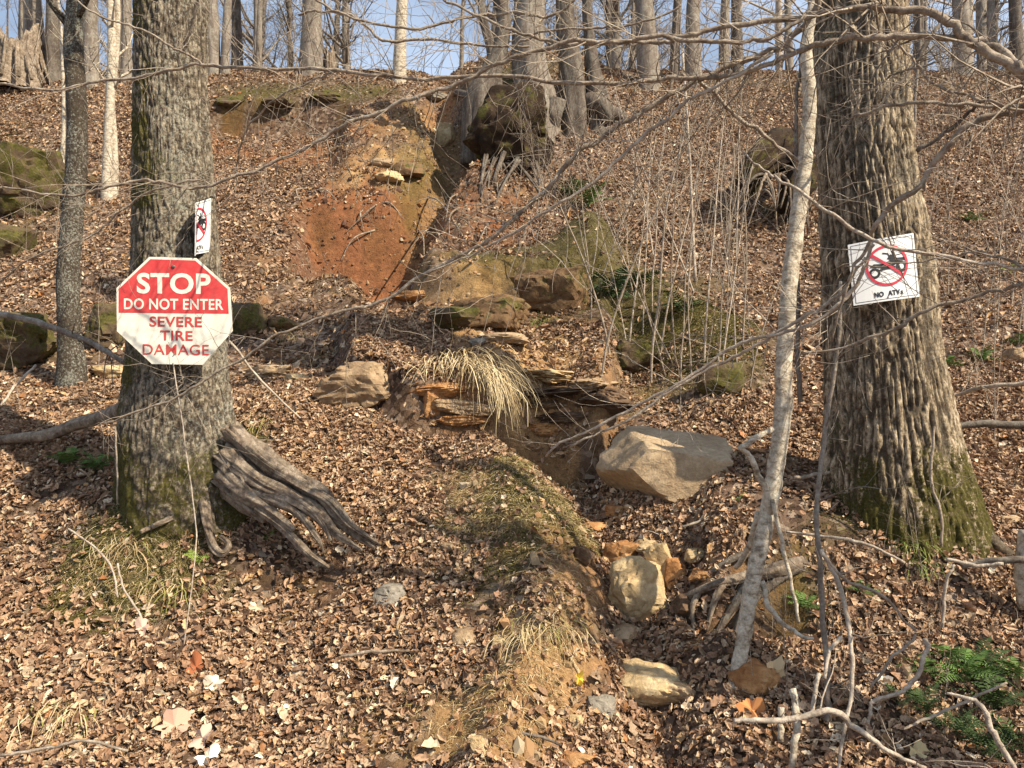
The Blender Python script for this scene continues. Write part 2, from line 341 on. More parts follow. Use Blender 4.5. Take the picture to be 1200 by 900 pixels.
# ------------------------------------------------------------------ ground sheet
def ground():
    ys = np.concatenate([np.linspace(-40, 1.4, 30)[:-1], np.linspace(1.4, 6.5, 230)[:-1], np.linspace(6.5, 15.5, 270)[:-1], np.linspace(15.5, 40, 50)[:-1], np.linspace(40, 290, 20)])
    s = np.linspace(-1, 1, 471); s = .58*s+.42*s**3
    Yg, Sg = np.meshgrid(ys, s, indexing='ij'); Xg = Sg*(np.abs(Yg)*1.3+5.5)
    X, Y = Xg.ravel(), Yg.ravel(); Z = height(X, Y); n, m = len(ys), len(s)
    # undercut the steep cut banks a little so that they overhang
    i = (np.arange(n-1)*m)[:, None]; j = np.arange(m-1)[None]
    Q = np.stack([i+j, i+j+1, i+m+j+1, i+m+j], -1).reshape(-1, 4)
    me = npmesh('ground', np.stack([X, Y, Z], 1), Q)
    px, py = param(X, Y); nz = fbm2(X*3, Y*3, 77, 4); fr = S((Y-1.5)/.5)*S((15.5-Y)/1)
    n6 = fbm2(X*8, Y*8, 141, 3); dm = np.clip(dirtmask(px, py)*fr*1.1+nz*.75+n6*.7-.1, 0, 1); mm = np.clip(mossmask(px, py)*fr*1.2+nz*.7-.2, 0, 1); rm = np.clip(redmask(px, py)*fr*.95+nz*.7+n6*.5, 0, 1)
    soil = np.array([.075, .045, .03]); orange = np.array([.32, .19, .095]); red = np.array([.23, .10, .045]); yel = np.array([.42, .28, .13]); moss = np.array([.085, .078, .016])
    C = soil+np.zeros((len(X), 3))
    oy = np.clip(.5+fbm2(X*2, Y*2, 99, 3), 0, 1)[:, None]
    dirt = orange*(1-oy)+yel*oy; dirt = dirt*(1-rm[:, None])+red*rm[:, None]
    C = C*(1-dm[:, None])+dirt*dm[:, None]; mk = (mm*.85)[:, None]; C = C*(1-mk)+moss*mk
    leaf = np.clip(1-dm*1.1-mm*.8, 0, 1)
    setcol(me, 'cover', np.concatenate([C, leaf[:, None]], 1))
    tag(link('ground', me, M_ground), kind='structure')
ground()

# ------------------------------------------------------------------ leaf litter
def frames(Nr, tilt, n):
    """random local frames around the ground normals"""
    Nn = Nr+RNG.normal(size=(n, 3))*tilt[:, None]; Nn /= np.linalg.norm(Nn, axis=1)[:, None]
    a = RNG.normal(size=(n, 3)); U = np.cross(Nn, a); U /= np.linalg.norm(U, axis=1)[:, None]; return U, np.cross(Nn, U), Nn
PAL = np.array([[.43, .285, .175], [.35, .22, .13], [.50, .365, .235], [.28, .165, .095], [.20, .115, .065], [.60, .48, .33], [.13, .072, .04], [.46, .30, .15], [.70, .61, .46], [.38, .18, .07]])
PW = np.array([.21, .21, .15, .14, .10, .055, .06, .055, .010, .015]); PW /= PW.sum()
def scatter(n, y0, y1, ex=.9, margin=1.9):
    Y = y0+(y1-y0)*RNG.uniform(0, 1, n*3)**ex; X = RNG.uniform(-1, 1, n*3)*(.68*y1+margin)
    ok = np.abs(X) < .68*Y+margin; return X[ok], Y[ok]
def surf(X, Y):
    e = .03; Z = height(X, Y); gx = (height(X+e, Y)-Z)/e; gy = (height(X, Y+e)-Z)/e
    Nr = np.stack([-gx, -gy, np.ones_like(gx)], 1); Nr /= np.linalg.norm(Nr, axis=1)[:, None]; return Z, Nr
def leaf_cover(X, Y):
    px, py = param(X, Y); nz = fbm2(X*2.5, Y*2.5, 31, 3)
    n5 = fbm2(X*7, Y*7, 131, 2); c = 1-(.80-.12*S((Y-7)/2))*np.clip(dirtmask(px, py)*1.0+nz*.7+n5*.6, 0, 1)-.85*np.clip(mossmask(px, py)*1.3+nz*.5+n5*.4, 0, 1)-.15*np.clip(strawmask(px, py), 0, 1)
    return np.clip(c+.08, .04, 1)
def leaf_shape(seed, segs, across, kind):
    r = np.random.default_rng(seed); V = []; t = np.linspace(-1, 1, segs+1); ac = np.linspace(-1, 1, across+1)
    wd = [.28, .36, .22, .42][kind]; cl, cw = r.uniform(-.6, 1.3), r.uniform(-.5, 2.0); ph = r.uniform(0, 6); fx = r.uniform(-.3, .3)
    for ti in t:
        w = (1-abs(ti)**2.4)*.94+.06
        if kind in (1, 3): w *= 1+.30*math.cos(ti*9.5+ph)
        for a in ac:
            y = wd*.9*w*a; z = cl*ti*ti*.22+abs(y)*math.sin(cw)*1.1; yy = y*math.cos(cw*.6)
            V.append([ti*.5+abs(a)*.05*math.sin(ph), yy+fx*ti*ti*.3, z+.11*(r.uniform()-.5)])
    V = np.array(V); n = across+1; q = [[i*n+j, i*n+j+1, (i+1)*n+j+1, (i+1)*n+j] for i in range(segs) for j in range(across)]
    me = npmesh('leaf', V, q, smooth=False); me.materials.append(M_leaf); return me
def litter(n, y0, y1, size, segs, name, label, ex=.9, across=4):
    X, Y = scatter(n, y0, y1, ex); Z, Nr = surf(X, Y)
    keep = RNG.uniform(size=len(X)) < leaf_cover(X, Y)*np.clip((Nr[:, 2]-.3)*2.2, .12, 1)
    X, Y, Z, Nr = X[keep][:n], Y[keep][:n], Z[keep][:n], Nr[keep][:n]; n = len(X)
    U, Vv, Nn = frames(Nr, RNG.choice([.25, .55, 1.1], n, p=[.42, .38, .2]), n)
    pt = np.stack([X, Y, Z], 1)+Nr*RNG.uniform(0, .028, n)[:, None]
    eul = np.stack([np.arctan2(Vv[:, 2], Nn[:, 2]), -np.arcsin(np.clip(U[:, 2], -1, 1)), np.arctan2(U[:, 1], U[:, 0])], 1)
    me = npmesh(name, pt); me.materials.append(M_leaf)
    for an, ty, dat in (('rot', 'FLOAT_VECTOR', eul), ('siz', 'FLOAT', RNG.uniform(*size, n)*RNG.choice([.6, 1, 1.35, 1.8], n, p=[.36, .47, .13, .04])), ('pick', 'INT', RNG.integers(0, 12, n))):
        at_ = me.attributes.new(an, ty, 'POINT'); at_.data.foreach_set('vector' if ty == 'FLOAT_VECTOR' else 'value', np.ascontiguousarray(dat.astype(np.int32 if ty == 'INT' else np.float32)).ravel())
    setcol(me, 'tint', np.clip(PAL[RNG.choice(len(PAL), n, p=PW)]*RNG.uniform(.6, 1.2, (n, 1)), 0, .85))
    lc = bpy.data.collections.new('leaf_shapes')
    for i in range(12): lc.objects.link(bpy.data.objects.new('leaf_shape', leaf_shape(i*3+segs, segs, across, i % 4)))
    o = link(name, me, None); ng = bpy.data.node_groups.new('leaf_scatter', 'GeometryNodeTree')
    ng.interface.new_socket('Geometry', in_out='INPUT', socket_type='NodeSocketGeometry'); ng.interface.new_socket('Geometry', in_out='OUTPUT', socket_type='NodeSocketGeometry')
    gi = ng.nodes.new('NodeGroupInput'); go = ng.nodes.new('NodeGroupOutput'); ip = ng.nodes.new('GeometryNodeInstanceOnPoints'); ci = ng.nodes.new('GeometryNodeCollectionInfo')
    ci.inputs['Collection'].default_value = lc; ci.inputs['Separate Children'].default_value = True; ci.inputs['Reset Children'].default_value = True
    def na(nm, ty): q = ng.nodes.new('GeometryNodeInputNamedAttribute'); q.data_type = ty; q.inputs['Name'].default_value = nm; return q.outputs['Attribute']
    L = ng.links.new; L(gi.outputs[0], ip.inputs['Points']); L(ci.outputs[0], ip.inputs['Instance']); ip.inputs['Pick Instance'].default_value = True
    L(na('pick', 'INT'), ip.inputs['Instance Index']); L(na('rot', 'FLOAT_VECTOR'), ip.inputs['Rotation']); L(na('siz', 'FLOAT'), ip.inputs['Scale']); L(ip.outputs[0], go.inputs[0])
    md = o.modifiers.new('leaves', 'NODES'); md.node_group = ng
    tag(o, label, 'leaves', kind='stuff')
litter(290000, 1.7, 6.2, (.019, .041), 6, 'leaf_litter', 'brown curled dead leaves covering the near slope and the gully floor', .8)
litter(200000, 6.0, 15.6, (.032, .060), 4, 'leaf_litter', 'brown dead leaves covering the upper hillside up to the crest', .85, 2)

# ------------------------------------------------------------------ straw, moss tufts, debris (stuff)
def blades(n, mask, y0, y1, ln, name, label, cols, droop=1., wid=.0016, cat='grass', thresh=.35, segs=3, up=1.):
    X, Y = scatter(n*6, y0, y1, .9, .8); px, py = param(X, Y); mk = mask(px, py)+.35*fbm2(X*4, Y*4, 13, 3)
    ok = mk > thresh+RNG.uniform(0, .5, len(mk)); X, Y = X[ok][:n], Y[ok][:n]; n = len(X); Z, Nr = surf(X, Y)
    d = Nr*up+RNG.normal(size=(n, 3))*.55; d /= np.linalg.norm(d, axis=1)[:, None]
    side = np.cross(d, RNG.normal(size=(n, 3))); side /= np.linalg.norm(side, axis=1)[:, None]
    L = RNG.uniform(*ln, n); V = []; out = RNG.normal(size=(n, 3))*np.array([1, 1, .1])
    for s_ in range(segs+1):
        u = s_/segs; p = np.stack([X, Y, Z-.004], 1)+d*(L*u)[:, None]*(1-.25*u)+out*(L*u*u*.35)[:, None]+np.array([0, 0, -1])*(droop*L*u*u*.55)[:, None]
        w = wid*(1-.8*u); V += [p-side*w, p+side*w]
    V = np.stack(V, 1); k = V.shape[1]; q = [[2*a, 2*a+1, 2*a+3, 2*a+2] for a in range(segs)]
    Q = (np.arange(n)*k)[:, None, None]+np.array(q)[None]; me = npmesh(name, V.reshape(-1, 3), Q.reshape(-1, 4))
    C = np.array(cols)[RNG.integers(0, len(cols), n)]*RNG.uniform(.7, 1.3, (n, 1)); setcol(me, 'tint', np.repeat(np.clip(C, 0, .8), k, 0))
    tag(link(name, me, M_tint), label, cat, kind='stuff')
for _n, _a, _b, _l in ((34000, 1.8, 6.5, 'olive moss and fine grass on the near humps and the tree feet'), (22000, 6.4, 15, 'olive moss on the upper banks and along the crest')): blades(_n, mossmask, _a, _b, (.015, .045), 'moss', _l, [(.10, .10, .015), (.06, .06, .012), (.17, .15, .03), (.20, .15, .06)], .6, .0026, 'moss', .3, 2)
STRAW = [(.50, .38, .20), (.42, .30, .15), (.58, .47, .28), (.32, .21, .10), (.24, .2, .06)]
for _n, _a, _b, _l in ((42000, 1.7, 6.5, 'dry straw coloured grass lying over the spine and near humps'), (14000, 6.4, 15, 'dry straw coloured grass on the upper banks and the crest')): blades(_n, strawmask, _a, _b, (.02, .075), 'dry_grass', _l, STRAW, 1.2, .0016, 'grass', .2, 4)
def everywhere(px, py): return .45+0*px
blades(6000, everywhere, 1.7, 14, (.05, .16), 'twig_debris', 'thin broken twigs and pine straw strewn over the leaves', [(.42, .32, .22), (.25, .17, .11), (.55, .46, .36), (.14, .09, .06)], .1, .0016, 'twigs', .3, 3, .25)
def gravel(n, mask, y0, y1, size, cols, name, label, th=.4):
    mb = MB(); B, T0 = ico(1)
    X, Y = scatter(n*14, y0, y1); px, py = param(X, Y); ok = mask(px, py)+.3*fbm2(X*4, Y*4, 5, 3) > th+RNG.uniform(0, .5, len(X)); X, Y = X[ok][:n], Y[ok][:n]; Z = height(X, Y)
    for x, y, z in zip(X, Y, Z):
        s = RNG.uniform(*size)*RNG.choice([.6, 1, 1.7]); V = B*(1+RNG.normal(size=(len(B), 1))*.32)*RNG.uniform(.5, 1.2, 3)*s+np.array([x, y, z+s*.2])
        mb.add(V, T=T0, C=np.array(cols[RNG.integers(len(cols))])*RNG.uniform(.6, 1.15))
    tag(mb.build(name, M_tint, smooth=False), label, 'gravel', kind='stuff')
def ico(sub):
    bm = bmesh.new(); bmesh.ops.create_icosphere(bm, subdivisions=sub, radius=1)
    B = np.array([v.co[:] for v in bm.verts]); T = np.array([[v.index for v in f.verts] for f in bm.faces]); bm.free(); return B, T
gravel(1500, dirtmask, 2, 14, (.005, .02), [(.36, .21, .10), (.40, .29, .17), (.25, .12, .06), (.48, .38, .25)], 'gravel', 'small orange and tan stones scattered on the bare soil')
gravel(1500, redmask, 8, 14.5, (.008, .024), [(.20, .08, .035), (.14, .06, .03), (.26, .12, .05), (.10, .05, .03)], 'soil_clods', 'crumbled red brown clods covering the bare red banks', .2)
gravel(1800, lambda px, py: dirtmask(px, py)-.4*redmask(px, py), 2, 13, (.006, .017), [(.30, .17, .08), (.20, .11, .055), (.36, .24, .12), (.12, .07, .04)], 'soil_clods', 'crumbled orange brown clods on the spine, gully sides and ledges', .35)

# ------------------------------------------------------------------ rocks
import bmesh
def ico(sub):
    bm = bmesh.new(); bmesh.ops.create_icosphere(bm, subdivisions=sub, radius=1)
    B = np.array([v.co[:] for v in bm.verts]); T = np.array([[v.index for v in f.verts] for f in bm.faces]); bm.free(); return B, T
ICO = {s: ico(s) for s in (3, 4, 5)}
def rock_verts(seed, dims, sub=4, planes=None, ang=.9, rough=.05, strata=0., nplane=13):
    r = np.random.default_rng(seed); B, T = ICO[sub]
    if planes is None:
        P = r.normal(size=(nplane, 3)); P /= np.linalg.norm(P, axis=1)[:, None]; d = r.uniform(.68, 1., nplane)
        P = np.vstack([P, [0, 0, 1], [0, 0, -1]]); d = np.append(d, [.8, .8])
    else: P = np.array([p[:3] for p in planes], float); d = np.array([p[3] for p in planes]); P /= np.linalg.norm(P, axis=1)[:, None]
    dot = B@P.T; q = np.where(dot > .02, d/np.maximum(dot, .02), 9.); R = q.min(1); R = np.minimum(R, 1.5)
    V = B*(R*ang+(1-ang))[:, None]
    n = fbm3(V[:, 0]*1.6+seed, V[:, 1]*1.6, V[:, 2]*1.6, seed % 91, 3); n2 = fbm3(V[:, 0]*6+seed, V[:, 1]*6, V[:, 2]*6, seed % 91+5, 4)
    rg = 1-np.abs(2*vn3(V[:, 0]*2.6+seed, V[:, 1]*2.6, V[:, 2]*4, seed % 83)-1); V = V*(1+rough*2.4*n+rough*1.3*n2-rough*1.6*rg**6)[:, None]
    if strata: 
        st = vn2(V[:, 2]*9+seed, np.zeros(len(V))+seed, 3); V[:, :2] *= (1+strata*(st-.5))[:, None]
    return V*np.array(dims)*.5, T
def rock(px, py, wpx, hpx, m, label, name='rock', cat='rock', depth=.9, rot=0, tilt=0, seed=None, sub=4, sink=.3, group=None, planes=None, strata=0., rough=.06, dD=0., nplane=13):
    """a rock whose outline spans wpx by hpx of the photograph and whose centre is seen at px,py"""
    seed = int(px*7+py*13) if seed is None else seed
    g = G(px, py+hpx*.40); D = g.y+dD; w = wpx/F*D; h = hpx/F*D; V, T = rock_verts(seed, (w*1.06, w*depth, h*1.12), sub, planes, rough=rough, strata=strata, nplane=nplane)
    R = np.array((Matrix.Rotation(math.radians(tilt), 3, 'Y')@Matrix.Rotation(math.radians(rot), 3, 'Z')))
    me = npmesh(name, V@R.T, T=T, smooth=False)
    o = link(name, me, m); c = at(px, py, D+w*depth*.25); o.location = c
    for p in me.polygons: p.use_smooth = True
    try: me.set_sharp_from_angle(angle=math.radians(28))
    except Exception: pass
    return tag(o, label, cat, group)
BP = [(.12, -.3, 1, .66), (-.1, -1, .05, .78), (1, -.1, 0, .97), (-.9, -.3, .45, .82), (-.75, -.4, -.65, .80), (.5, -.6, -.75, 1.02), (0, 1, 0, .85), (0, 0, -1, .9)]
_old = [(.15, -.35, 1, .62), (0, 0, -1, .9), (-.25, -1, .08, .78), (.75, -.7, -.05, .86), (-1, -.1, .25, .92), (1, .15, .2, .93), (0, 1, .1, .85), (-.8, -.5, -.45, .82), (-.6, .2, 1, .82), (.35, -.8, -.6, .85), (.1, -.75, .75, .80)]
rock(786, 548, 140, 86, M_bould, 'large angular tan boulder with a flat top at the head of the gully', 'boulder', 'boulder', .75, 0, 3, 12, 5, planes=BP, rough=.022)
rock(746, 696, 66, 88, M_rpale, 'pale yellow block standing upright in the gully below the flat boulder', depth=.7, tilt=8, seed=22, sub=5)
rock(776, 668, 24, 66, M_rpale, 'narrow pale wedge leaning against the upright yellow block', 'rock_slab', depth=.8, tilt=-24, seed=5, sub=4, dD=-.02)
rock(792, 672, 26, 38, M_ror, 'small pale orange rock right of the leaning wedge', depth=.8, seed=71)
rock(727, 652, 48, 38, M_ror, 'orange brown rock behind the upright yellow block', depth=.9, seed=51)
rock(683, 651, 28, 24, M_rdark, 'dark brown block jutting from the spine beside the gully', depth=1, seed=11)
rock(764, 637, 46, 14, M_rpale, 'thin flat stone lying on top of the rocks in the gully', 'rock_slab', depth=.9, seed=14)
rock(700, 617, 40, 14, M_ror, 'flat orange stone in the leaves below the boulder left corner', 'rock_slab', seed=141)
rock(750, 802, 96, 52, M_rpale, 'broad pale yellow rock low in the gully near the bottom', depth=.8, seed=29, sub=5)
rock(794, 812, 34, 28, M_rtan, 'grey tan rock against the right end of the broad gully rock', seed=31)
rock(708, 830, 30, 30, M_rgrey, 'small grey stone left of the broad gully rock', seed=33)
rock(803, 710, 34, 30, M_rdark, 'dark rock in the hollow right of the upright yellow block', seed=34)
rock(728, 741, 40, 20, M_rtan, 'low tan stone under the upright yellow block', seed=36)
rock(545, 747, 32, 21, M_rtan, 'squarish pinkish tan stone in the leaves on the track', seed=41)
rock(586, 754, 22, 16, M_rpale, 'small pale stone right of the squarish tan stone', seed=43)
rock(461, 697, 40, 26, M_rgrey, 'grey brown stone half buried in the leaves on the track', seed=44)
rock(525, 642, 20, 13, M_rtan, 'small pinkish stone high on the leafy track', seed=45)
rock(673, 846, 20, 18, M_rpale, 'small rounded pale stone near the bottom edge of the spine', seed=46)
rock(668, 888, 46, 22, M_ror, 'orange stone at the bottom edge of the picture', seed=47)
rock(562, 875, 18, 26, M_rpale, 'narrow pale stone standing in orange soil near the bottom', seed=48)
rock(436, 450, 92, 62, M_rtan, 'rounded brown sandstone left of the draped dry grass', 'boulder', 'boulder', depth=.7, seed=63, sub=5, strata=.12)
rock(722, 598, 30, 14, M_ror, 'little orange stone under the flat topped boulder', seed=49)
for i, (x, y, w, h, mm) in enumerate([(520, 458, 62, 20, M_ror), (530, 476, 72, 20, M_rtan), (540, 492, 64, 18, M_ror), (508, 472, 30, 38, M_ror)]):
    rock(x, y, w, h, mm, ['top orange layer of the ledge under the dry grass', 'middle orange layer of the ledge under the dry grass', 'lowest orange layer of the ledge under the dry grass', 'upright orange block at the left end of the layered ledge'][i], 'rock_slab', depth=.6, seed=80+i, strata=.06, rough=.075, tilt=[-4, 3, -2, 0][i], sub=5)
for i, (x, y, w, h, mm, lb) in enumerate([(640, 442, 96, 18, M_rpale, 'pale top slab of the dark overhanging ledge'), (650, 460, 112, 14, M_rdark, 'dark second slab of the overhanging ledge'), (640, 474, 88, 10, M_rtan, 'thin tan slab in the middle of the overhanging ledge'),
        (668, 488, 90, 14, M_rdark, 'dark lower slab of the overhanging ledge'), (640, 503, 60, 16, M_ror, 'orange bottom slab of the overhanging ledge'), (690, 452, 62, 22, M_rtan, 'tan block at the right end of the overhanging ledge'), (712, 470, 50, 30, M_rdark, 'dark block right of the overhanging ledge')]):
    rock(x, y, w, h, mm, lb, 'rock_slab', depth=[.9, .5, .65, .45, .6, .8, .7][i], seed=90+i, strata=.1, tilt=[3, -5, 4, -3, 6, -7, 5][i], rot=[5, -8, 12, -4, 8, 15, -10][i], rough=.11, sub=5)  # dark slabs also carry the shade of the ledge cavity in their colour
rock(588, 397, 70, 16, M_rtan, 'long flat stone on the shelf above the dry grass', 'rock_slab', seed=101)
rock(560, 402, 15, 13, M_rgrey, 'small white grey stone at the left end of the long flat stone', seed=102)
rock(488, 348, 44, 16, M_ror, 'flat orange tan stone lying at the foot of the red hollow', 'rock_slab', seed=103)
rock(585, 366, 80, 46, M_rhalf, 'brown rock with moss in the middle bank', 'boulder', 'boulder', .6, seed=104, sub=5)
rock(530, 374, 54, 30, M_rmoss, 'dark mossy rock at the left end of the middle bank', seed=105)
rock(655, 343, 90, 62, M_rhalf, 'tall brown rock face at the right of the middle bank', 'boulder', 'boulder', .55, seed=106, sub=5)
rock(850, 445, 46, 44, M_rmoss, 'bright mossy lump left of the leaning pale trunk', seed=107)
rock(740, 420, 70, 46, M_rmoss, 'mossy rock on the bank between ferns and boulder', seed=108)
rock(455, 208, 30, 16, M_rpale, 'pale stone on the slope above the red hollow', seed=109)
rock(447, 192, 24, 12, M_rtan, 'small tan stone just above the pale slope stone', seed=209)
rock(521, 160, 22, 34, M_rpale, 'pale upright rock at the edge of the washed out cut', seed=110)
rock(476, 200, 34, 22, M_rhalf, 'mossy stone in the washed out cut', seed=111)
rock(508, 115, 34, 12, M_rgrey, 'grey flat stone at the head of the cut near the crest', seed=112)
rock(318, 437, 52, 20, M_rtan, 'pale rounded stone right of the stop sign tree', seed=113)
rock(346, 444, 28, 14, M_rpale, 'small pale stone beside the rounded stone near the stop sign tree', seed=114)
rock(135, 436, 44, 18, M_rpale, 'flat pale stone left of the stop sign trunk', seed=115)
rock(30, 220, 96, 90, M_rmoss, 'big dark mossy boulder high on the left slope', 'boulder', 'boulder', .9, seed=116, sub=5)
rock(8, 285, 50, 50, M_rmoss, 'mossy boulder at the left edge below the big mossy one', 'boulder', 'boulder', seed=117)
rock(28, 402, 88, 74, M_rmoss, 'dark mossy boulder behind the fallen branch at left', 'boulder', 'boulder', seed=118, sub=5)
rock(126, 383, 52, 62, M_rmoss, 'mossy boulder between the slim trunk and the stop sign tree', 'boulder', 'boulder', seed=119, sub=5)
rock(290, 375, 34, 46, M_rmoss, 'mossy stone just right of the stop sign', seed=120)
rock(330, 380, 34, 20, M_rhalf, 'half mossy stone on the slope right of the stop sign', seed=121)
rock(272, 122, 36, 18, M_rmoss, 'moss covered lump at the left end of the red scarp', seed=122)
rock(325, 122, 40, 16, M_rmoss, 'moss covered lump in the middle of the red scarp', seed=123)
rock(382, 116, 46, 18, M_rmoss, 'moss covered lump at the right end of the red scarp', seed=124)
rock(1190, 418, 26, 22, M_rtan, 'tan rock at the right edge on the slope', seed=125)
rock(1180, 608, 36, 12, M_rtan, 'flat tan stone at the right edge beyond the ridged tree', 'rock_slab', seed=126)
rock(885, 795, 60, 40, M_ror, 'orange stone by the foot of the leaning pale trunk', seed=127, sub=4)
rock(818, 652, 30, 18, M_rpale, 'pale stone in the leaves below the right end of the boulder', seed=128)
rock(822, 674, 26, 16, M_ror, 'tan orange stone right of the gully rocks', seed=129)
rock(1063, 795, 0.1+20, 14, M_rtan, 'small tan stone among twigs at lower right', seed=131)

# ------------------------------------------------------------------ big trees
def big_trunk(tab, D, seed, nth, zs, kind, mossf, topH):
    py = np.array([r[0] for r in tab], float); xl = np.array([r[1] for r in tab], float); xr = np.array([r[2] for r in tab], float)
    z = EYE-(py-450)/F*D; o = np.argsort(z); z, xl, xr = z[o], xl[o], xr[o]
    cx = ((xl+xr)/2-600)/F*D; rad = (xr-xl)/2/F*D*.985
    zz = np.linspace(z[0]-.25, z[-1]+.15, zs); CX = np.interp(zz, z, cx); RD = np.interp(zz, z, rad)
    k = np.exp(-np.linspace(-2, 2, 25)**2); k /= k.sum(); CX = np.convolve(np.pad(CX, 12, 'edge'), k, 'valid'); RD = np.convolve(np.pad(RD, 12, 'edge'), k, 'valid')
    th = np.arange(nth)/nth*2*math.pi; Z, TH = np.meshgrid(zz, th, indexing='ij'); R0 = RD[:, None]*np.ones_like(TH)
    c, s = np.cos(TH), np.sin(TH); lowf = np.clip((z[0]+.75-Z)/.75, 0, 1)
    R = R0*(1+.05*fbm3(c*1.2, s*1.2, Z*.8, seed, 3)+.10*lowf**1.6*np.cos(TH*5+seed+1.5*fbm3(c, s, Z, seed+4, 2)))
    if kind == 'ridge':
        sw = fbm3(c*1.5, s*1.5, Z*1.2, seed+8, 2)*.6; c2, s2 = np.cos(TH+sw*.25), np.sin(TH+sw*.25)
        n1 = vn3(c2*11, s2*11, Z*4.6, seed); r1 = 1-np.abs(2*n1-1)
        n2 = vn3(c2*19+5, s2*19, Z*8, seed+1); r2 = 1-np.abs(2*n2-1)
        n3 = vn3(c2*34, s2*34, Z*26, seed+5); r3 = 1-np.abs(2*n3-1); rid = np.clip(1.0-np.maximum(np.clip(r1*1.25-.25, 0, 1)**3.2, .8*np.clip(r2*1.2-.2, 0, 1)**4)*1.15-.28*r3**5, 0, 1)
        R = R+.022*(rid-.6)+.008*fbm3(c*30, s*30, Z*22, seed+2, 2)
    else:
        n1 = vn3(c*18, s*18, Z*17, seed); r1 = 1-np.abs(2*n1-1); n2 = fbm3(c*16, s*16, Z*28, seed+1, 3)
        R = R-.011*r1**3+.009*n2
    X = CX[:, None]+R*c; Y = D+R*s*.98
    V = np.stack([X, Y, Z], -1).reshape(-1, 3)
    i = (np.arange(zs-1)*nth)[:, None]; j = np.arange(nth)[None]; j2 = (j+1) % nth
    Q = np.stack([i+j, i+j2, i+nth+j2, i+nth+j], -1).reshape(-1, 4)
    ridg = (rid if kind == 'ridge' else np.clip(1-r1**3*1.2+n2*.5, 0, 1)).ravel()
    mb = MB(); mb.add(V, Q)
    top = np.array([CX[-1], D, zz[-1]-.3]); P = np.array([top+np.array([.03*u+.1*math.sin(u), 0.02*u, u]) for u in np.linspace(0, topH, 8)])
    mb.tube(P, np.linspace(RD[-1]*.96, RD[-1]*.45, 8), 24); mb.ridge = np.concatenate([ridg, np.full(mb.n-len(ridg), .7)])
    Vall = np.vstack(mb.V); moss = np.clip(mossf(Vall), 0, 1); return mb, moss, P, RD[-1]
def finish_trunk(mb, moss, m, parent):
    V = np.vstack(mb.V); me = npmesh('trunk', V-np.array(tuple(parent.location)), np.vstack(mb.Q), np.vstack(mb.T))
    a = me.attributes.new('mossy', 'FLOAT', 'POINT'); a.data.foreach_set('value', moss.astype(np.float32)); a = me.attributes.new('ridge', 'FLOAT', 'POINT'); a.data.foreach_set('value', mb.ridge.astype(np.float32)); link('trunk', me, m, parent)
def crown_limbs(P, r, parent, m, n=7, ln=(1.5, 3.2)):
    for k in range(n):
        i = RNG.integers(2, len(P)); a = RNG.uniform(0, 6.28); d = np.array([math.cos(a), math.sin(a), .55]); q = [P[i]-np.array([0, 0, .05])]; l = RNG.uniform(*ln)
        for _ in range(7): d = d+rv(.15)+np.array([0, 0, .06]); d /= np.linalg.norm(d); q.append(q[-1]+d*l/7)
        q = np.array(q); R = np.linspace(r*.32, .008, 8); mb = MB(); mb.tube(q, R, 8); twigs(mb, q, R, 12, (.4, 1.2), .45, 3, .2, 2, .003)
        mb.build('limb', m, parent, origin=parent.location)
LT = [(-40, 161, 243), (0, 160, 243), (100, 159, 241), (200, 158, 249), (300, 157, 256), (400, 152, 264), (450, 147, 268), (500, 142, 276), (550, 140, 290), (590, 142, 304), (625, 140, 312)]
LTD = 4.25
oL = empty('broadleaf_tree', (at(215, 450, LTD).x, LTD, gz(at(215, 450, LTD).x, LTD)), 'thick grey lichened tree carrying the red and cream octagonal sign', 'tree')
mbL, mo, PL, rL = big_trunk(LT, LTD, 3, 300, 380, 'scaly', lambda V: .95*np.clip((1.35-V[:, 2])/.8, 0, 1)+.30*np.clip((-1.72-V[:, 0])/.15, 0, 1)+.12, 6)
finish_trunk(mbL, mo, M_barkL, oL); crown_limbs(PL, rL, oL, M_barkB)
RT = [(-40, 948, 1056), (0, 950, 1056), (100, 957, 1060), (200, 962, 1068), (300, 966, 1086), (400, 968, 1096), (500, 970, 1114), (550, 966, 1128), (600, 962, 1146), (640, 955, 1158), (670, 950, 1165)]
RTD = 4.15
oR = empty('broadleaf_tree', (at(1040, 450, RTD).x, RTD, gz(at(1040, 450, RTD).x, RTD)), 'thick tree with deeply ridged golden brown bark and mossy foot at right', 'tree')
mbR, mo, PR, rR = big_trunk(RT, RTD, 11, 330, 380, 'ridge', lambda V: .97*np.clip((1.5-V[:, 2])/.75, 0, 1), 6)
finish_trunk(mbR, mo, M_barkR, oR); crown_limbs(PR, rR, oR, M_barkB)

def gnarl(pts, rads, m, name, parent=None, label=None, cat=None, k=14, n=8, rough=.25, seed=1, flat=1.):
    P, R = smooth_path(pts, rads, n); mb = MB(); mb.tube(P, R, k); V = mb.V[0]
    c = np.vstack([np.repeat(P, k, 0), P[0], P[-1]]); rr = np.append(np.repeat(R, k), [R[0], R[-1]])[:, None]
    ang = np.append(np.tile(np.arange(k)/k*6.283, len(P)), [0, 0]); al = np.append(np.repeat(np.linspace(0, 1, len(P)), k), [0, 1])
    nn = fbm3(np.cos(ang)*2.5, np.sin(ang)*2.5, al*len(pts)*.9, seed, 3)+.3*np.cos(ang*5+al*3+seed)+(1.3*fbm3(np.cos(ang)*9, np.sin(ang)*9, al*len(pts)*.8+3, seed+9, 2) if k > 20 else 0)
    mb.V[0] = c+(V-c)*(1+rough*nn)[:, None]
    if parent is not None: return mb.build(name, m, parent, origin=parent.location)
    o = mb.build(name, m, origin=Vector(pts[0])); return tag(o, label, cat)
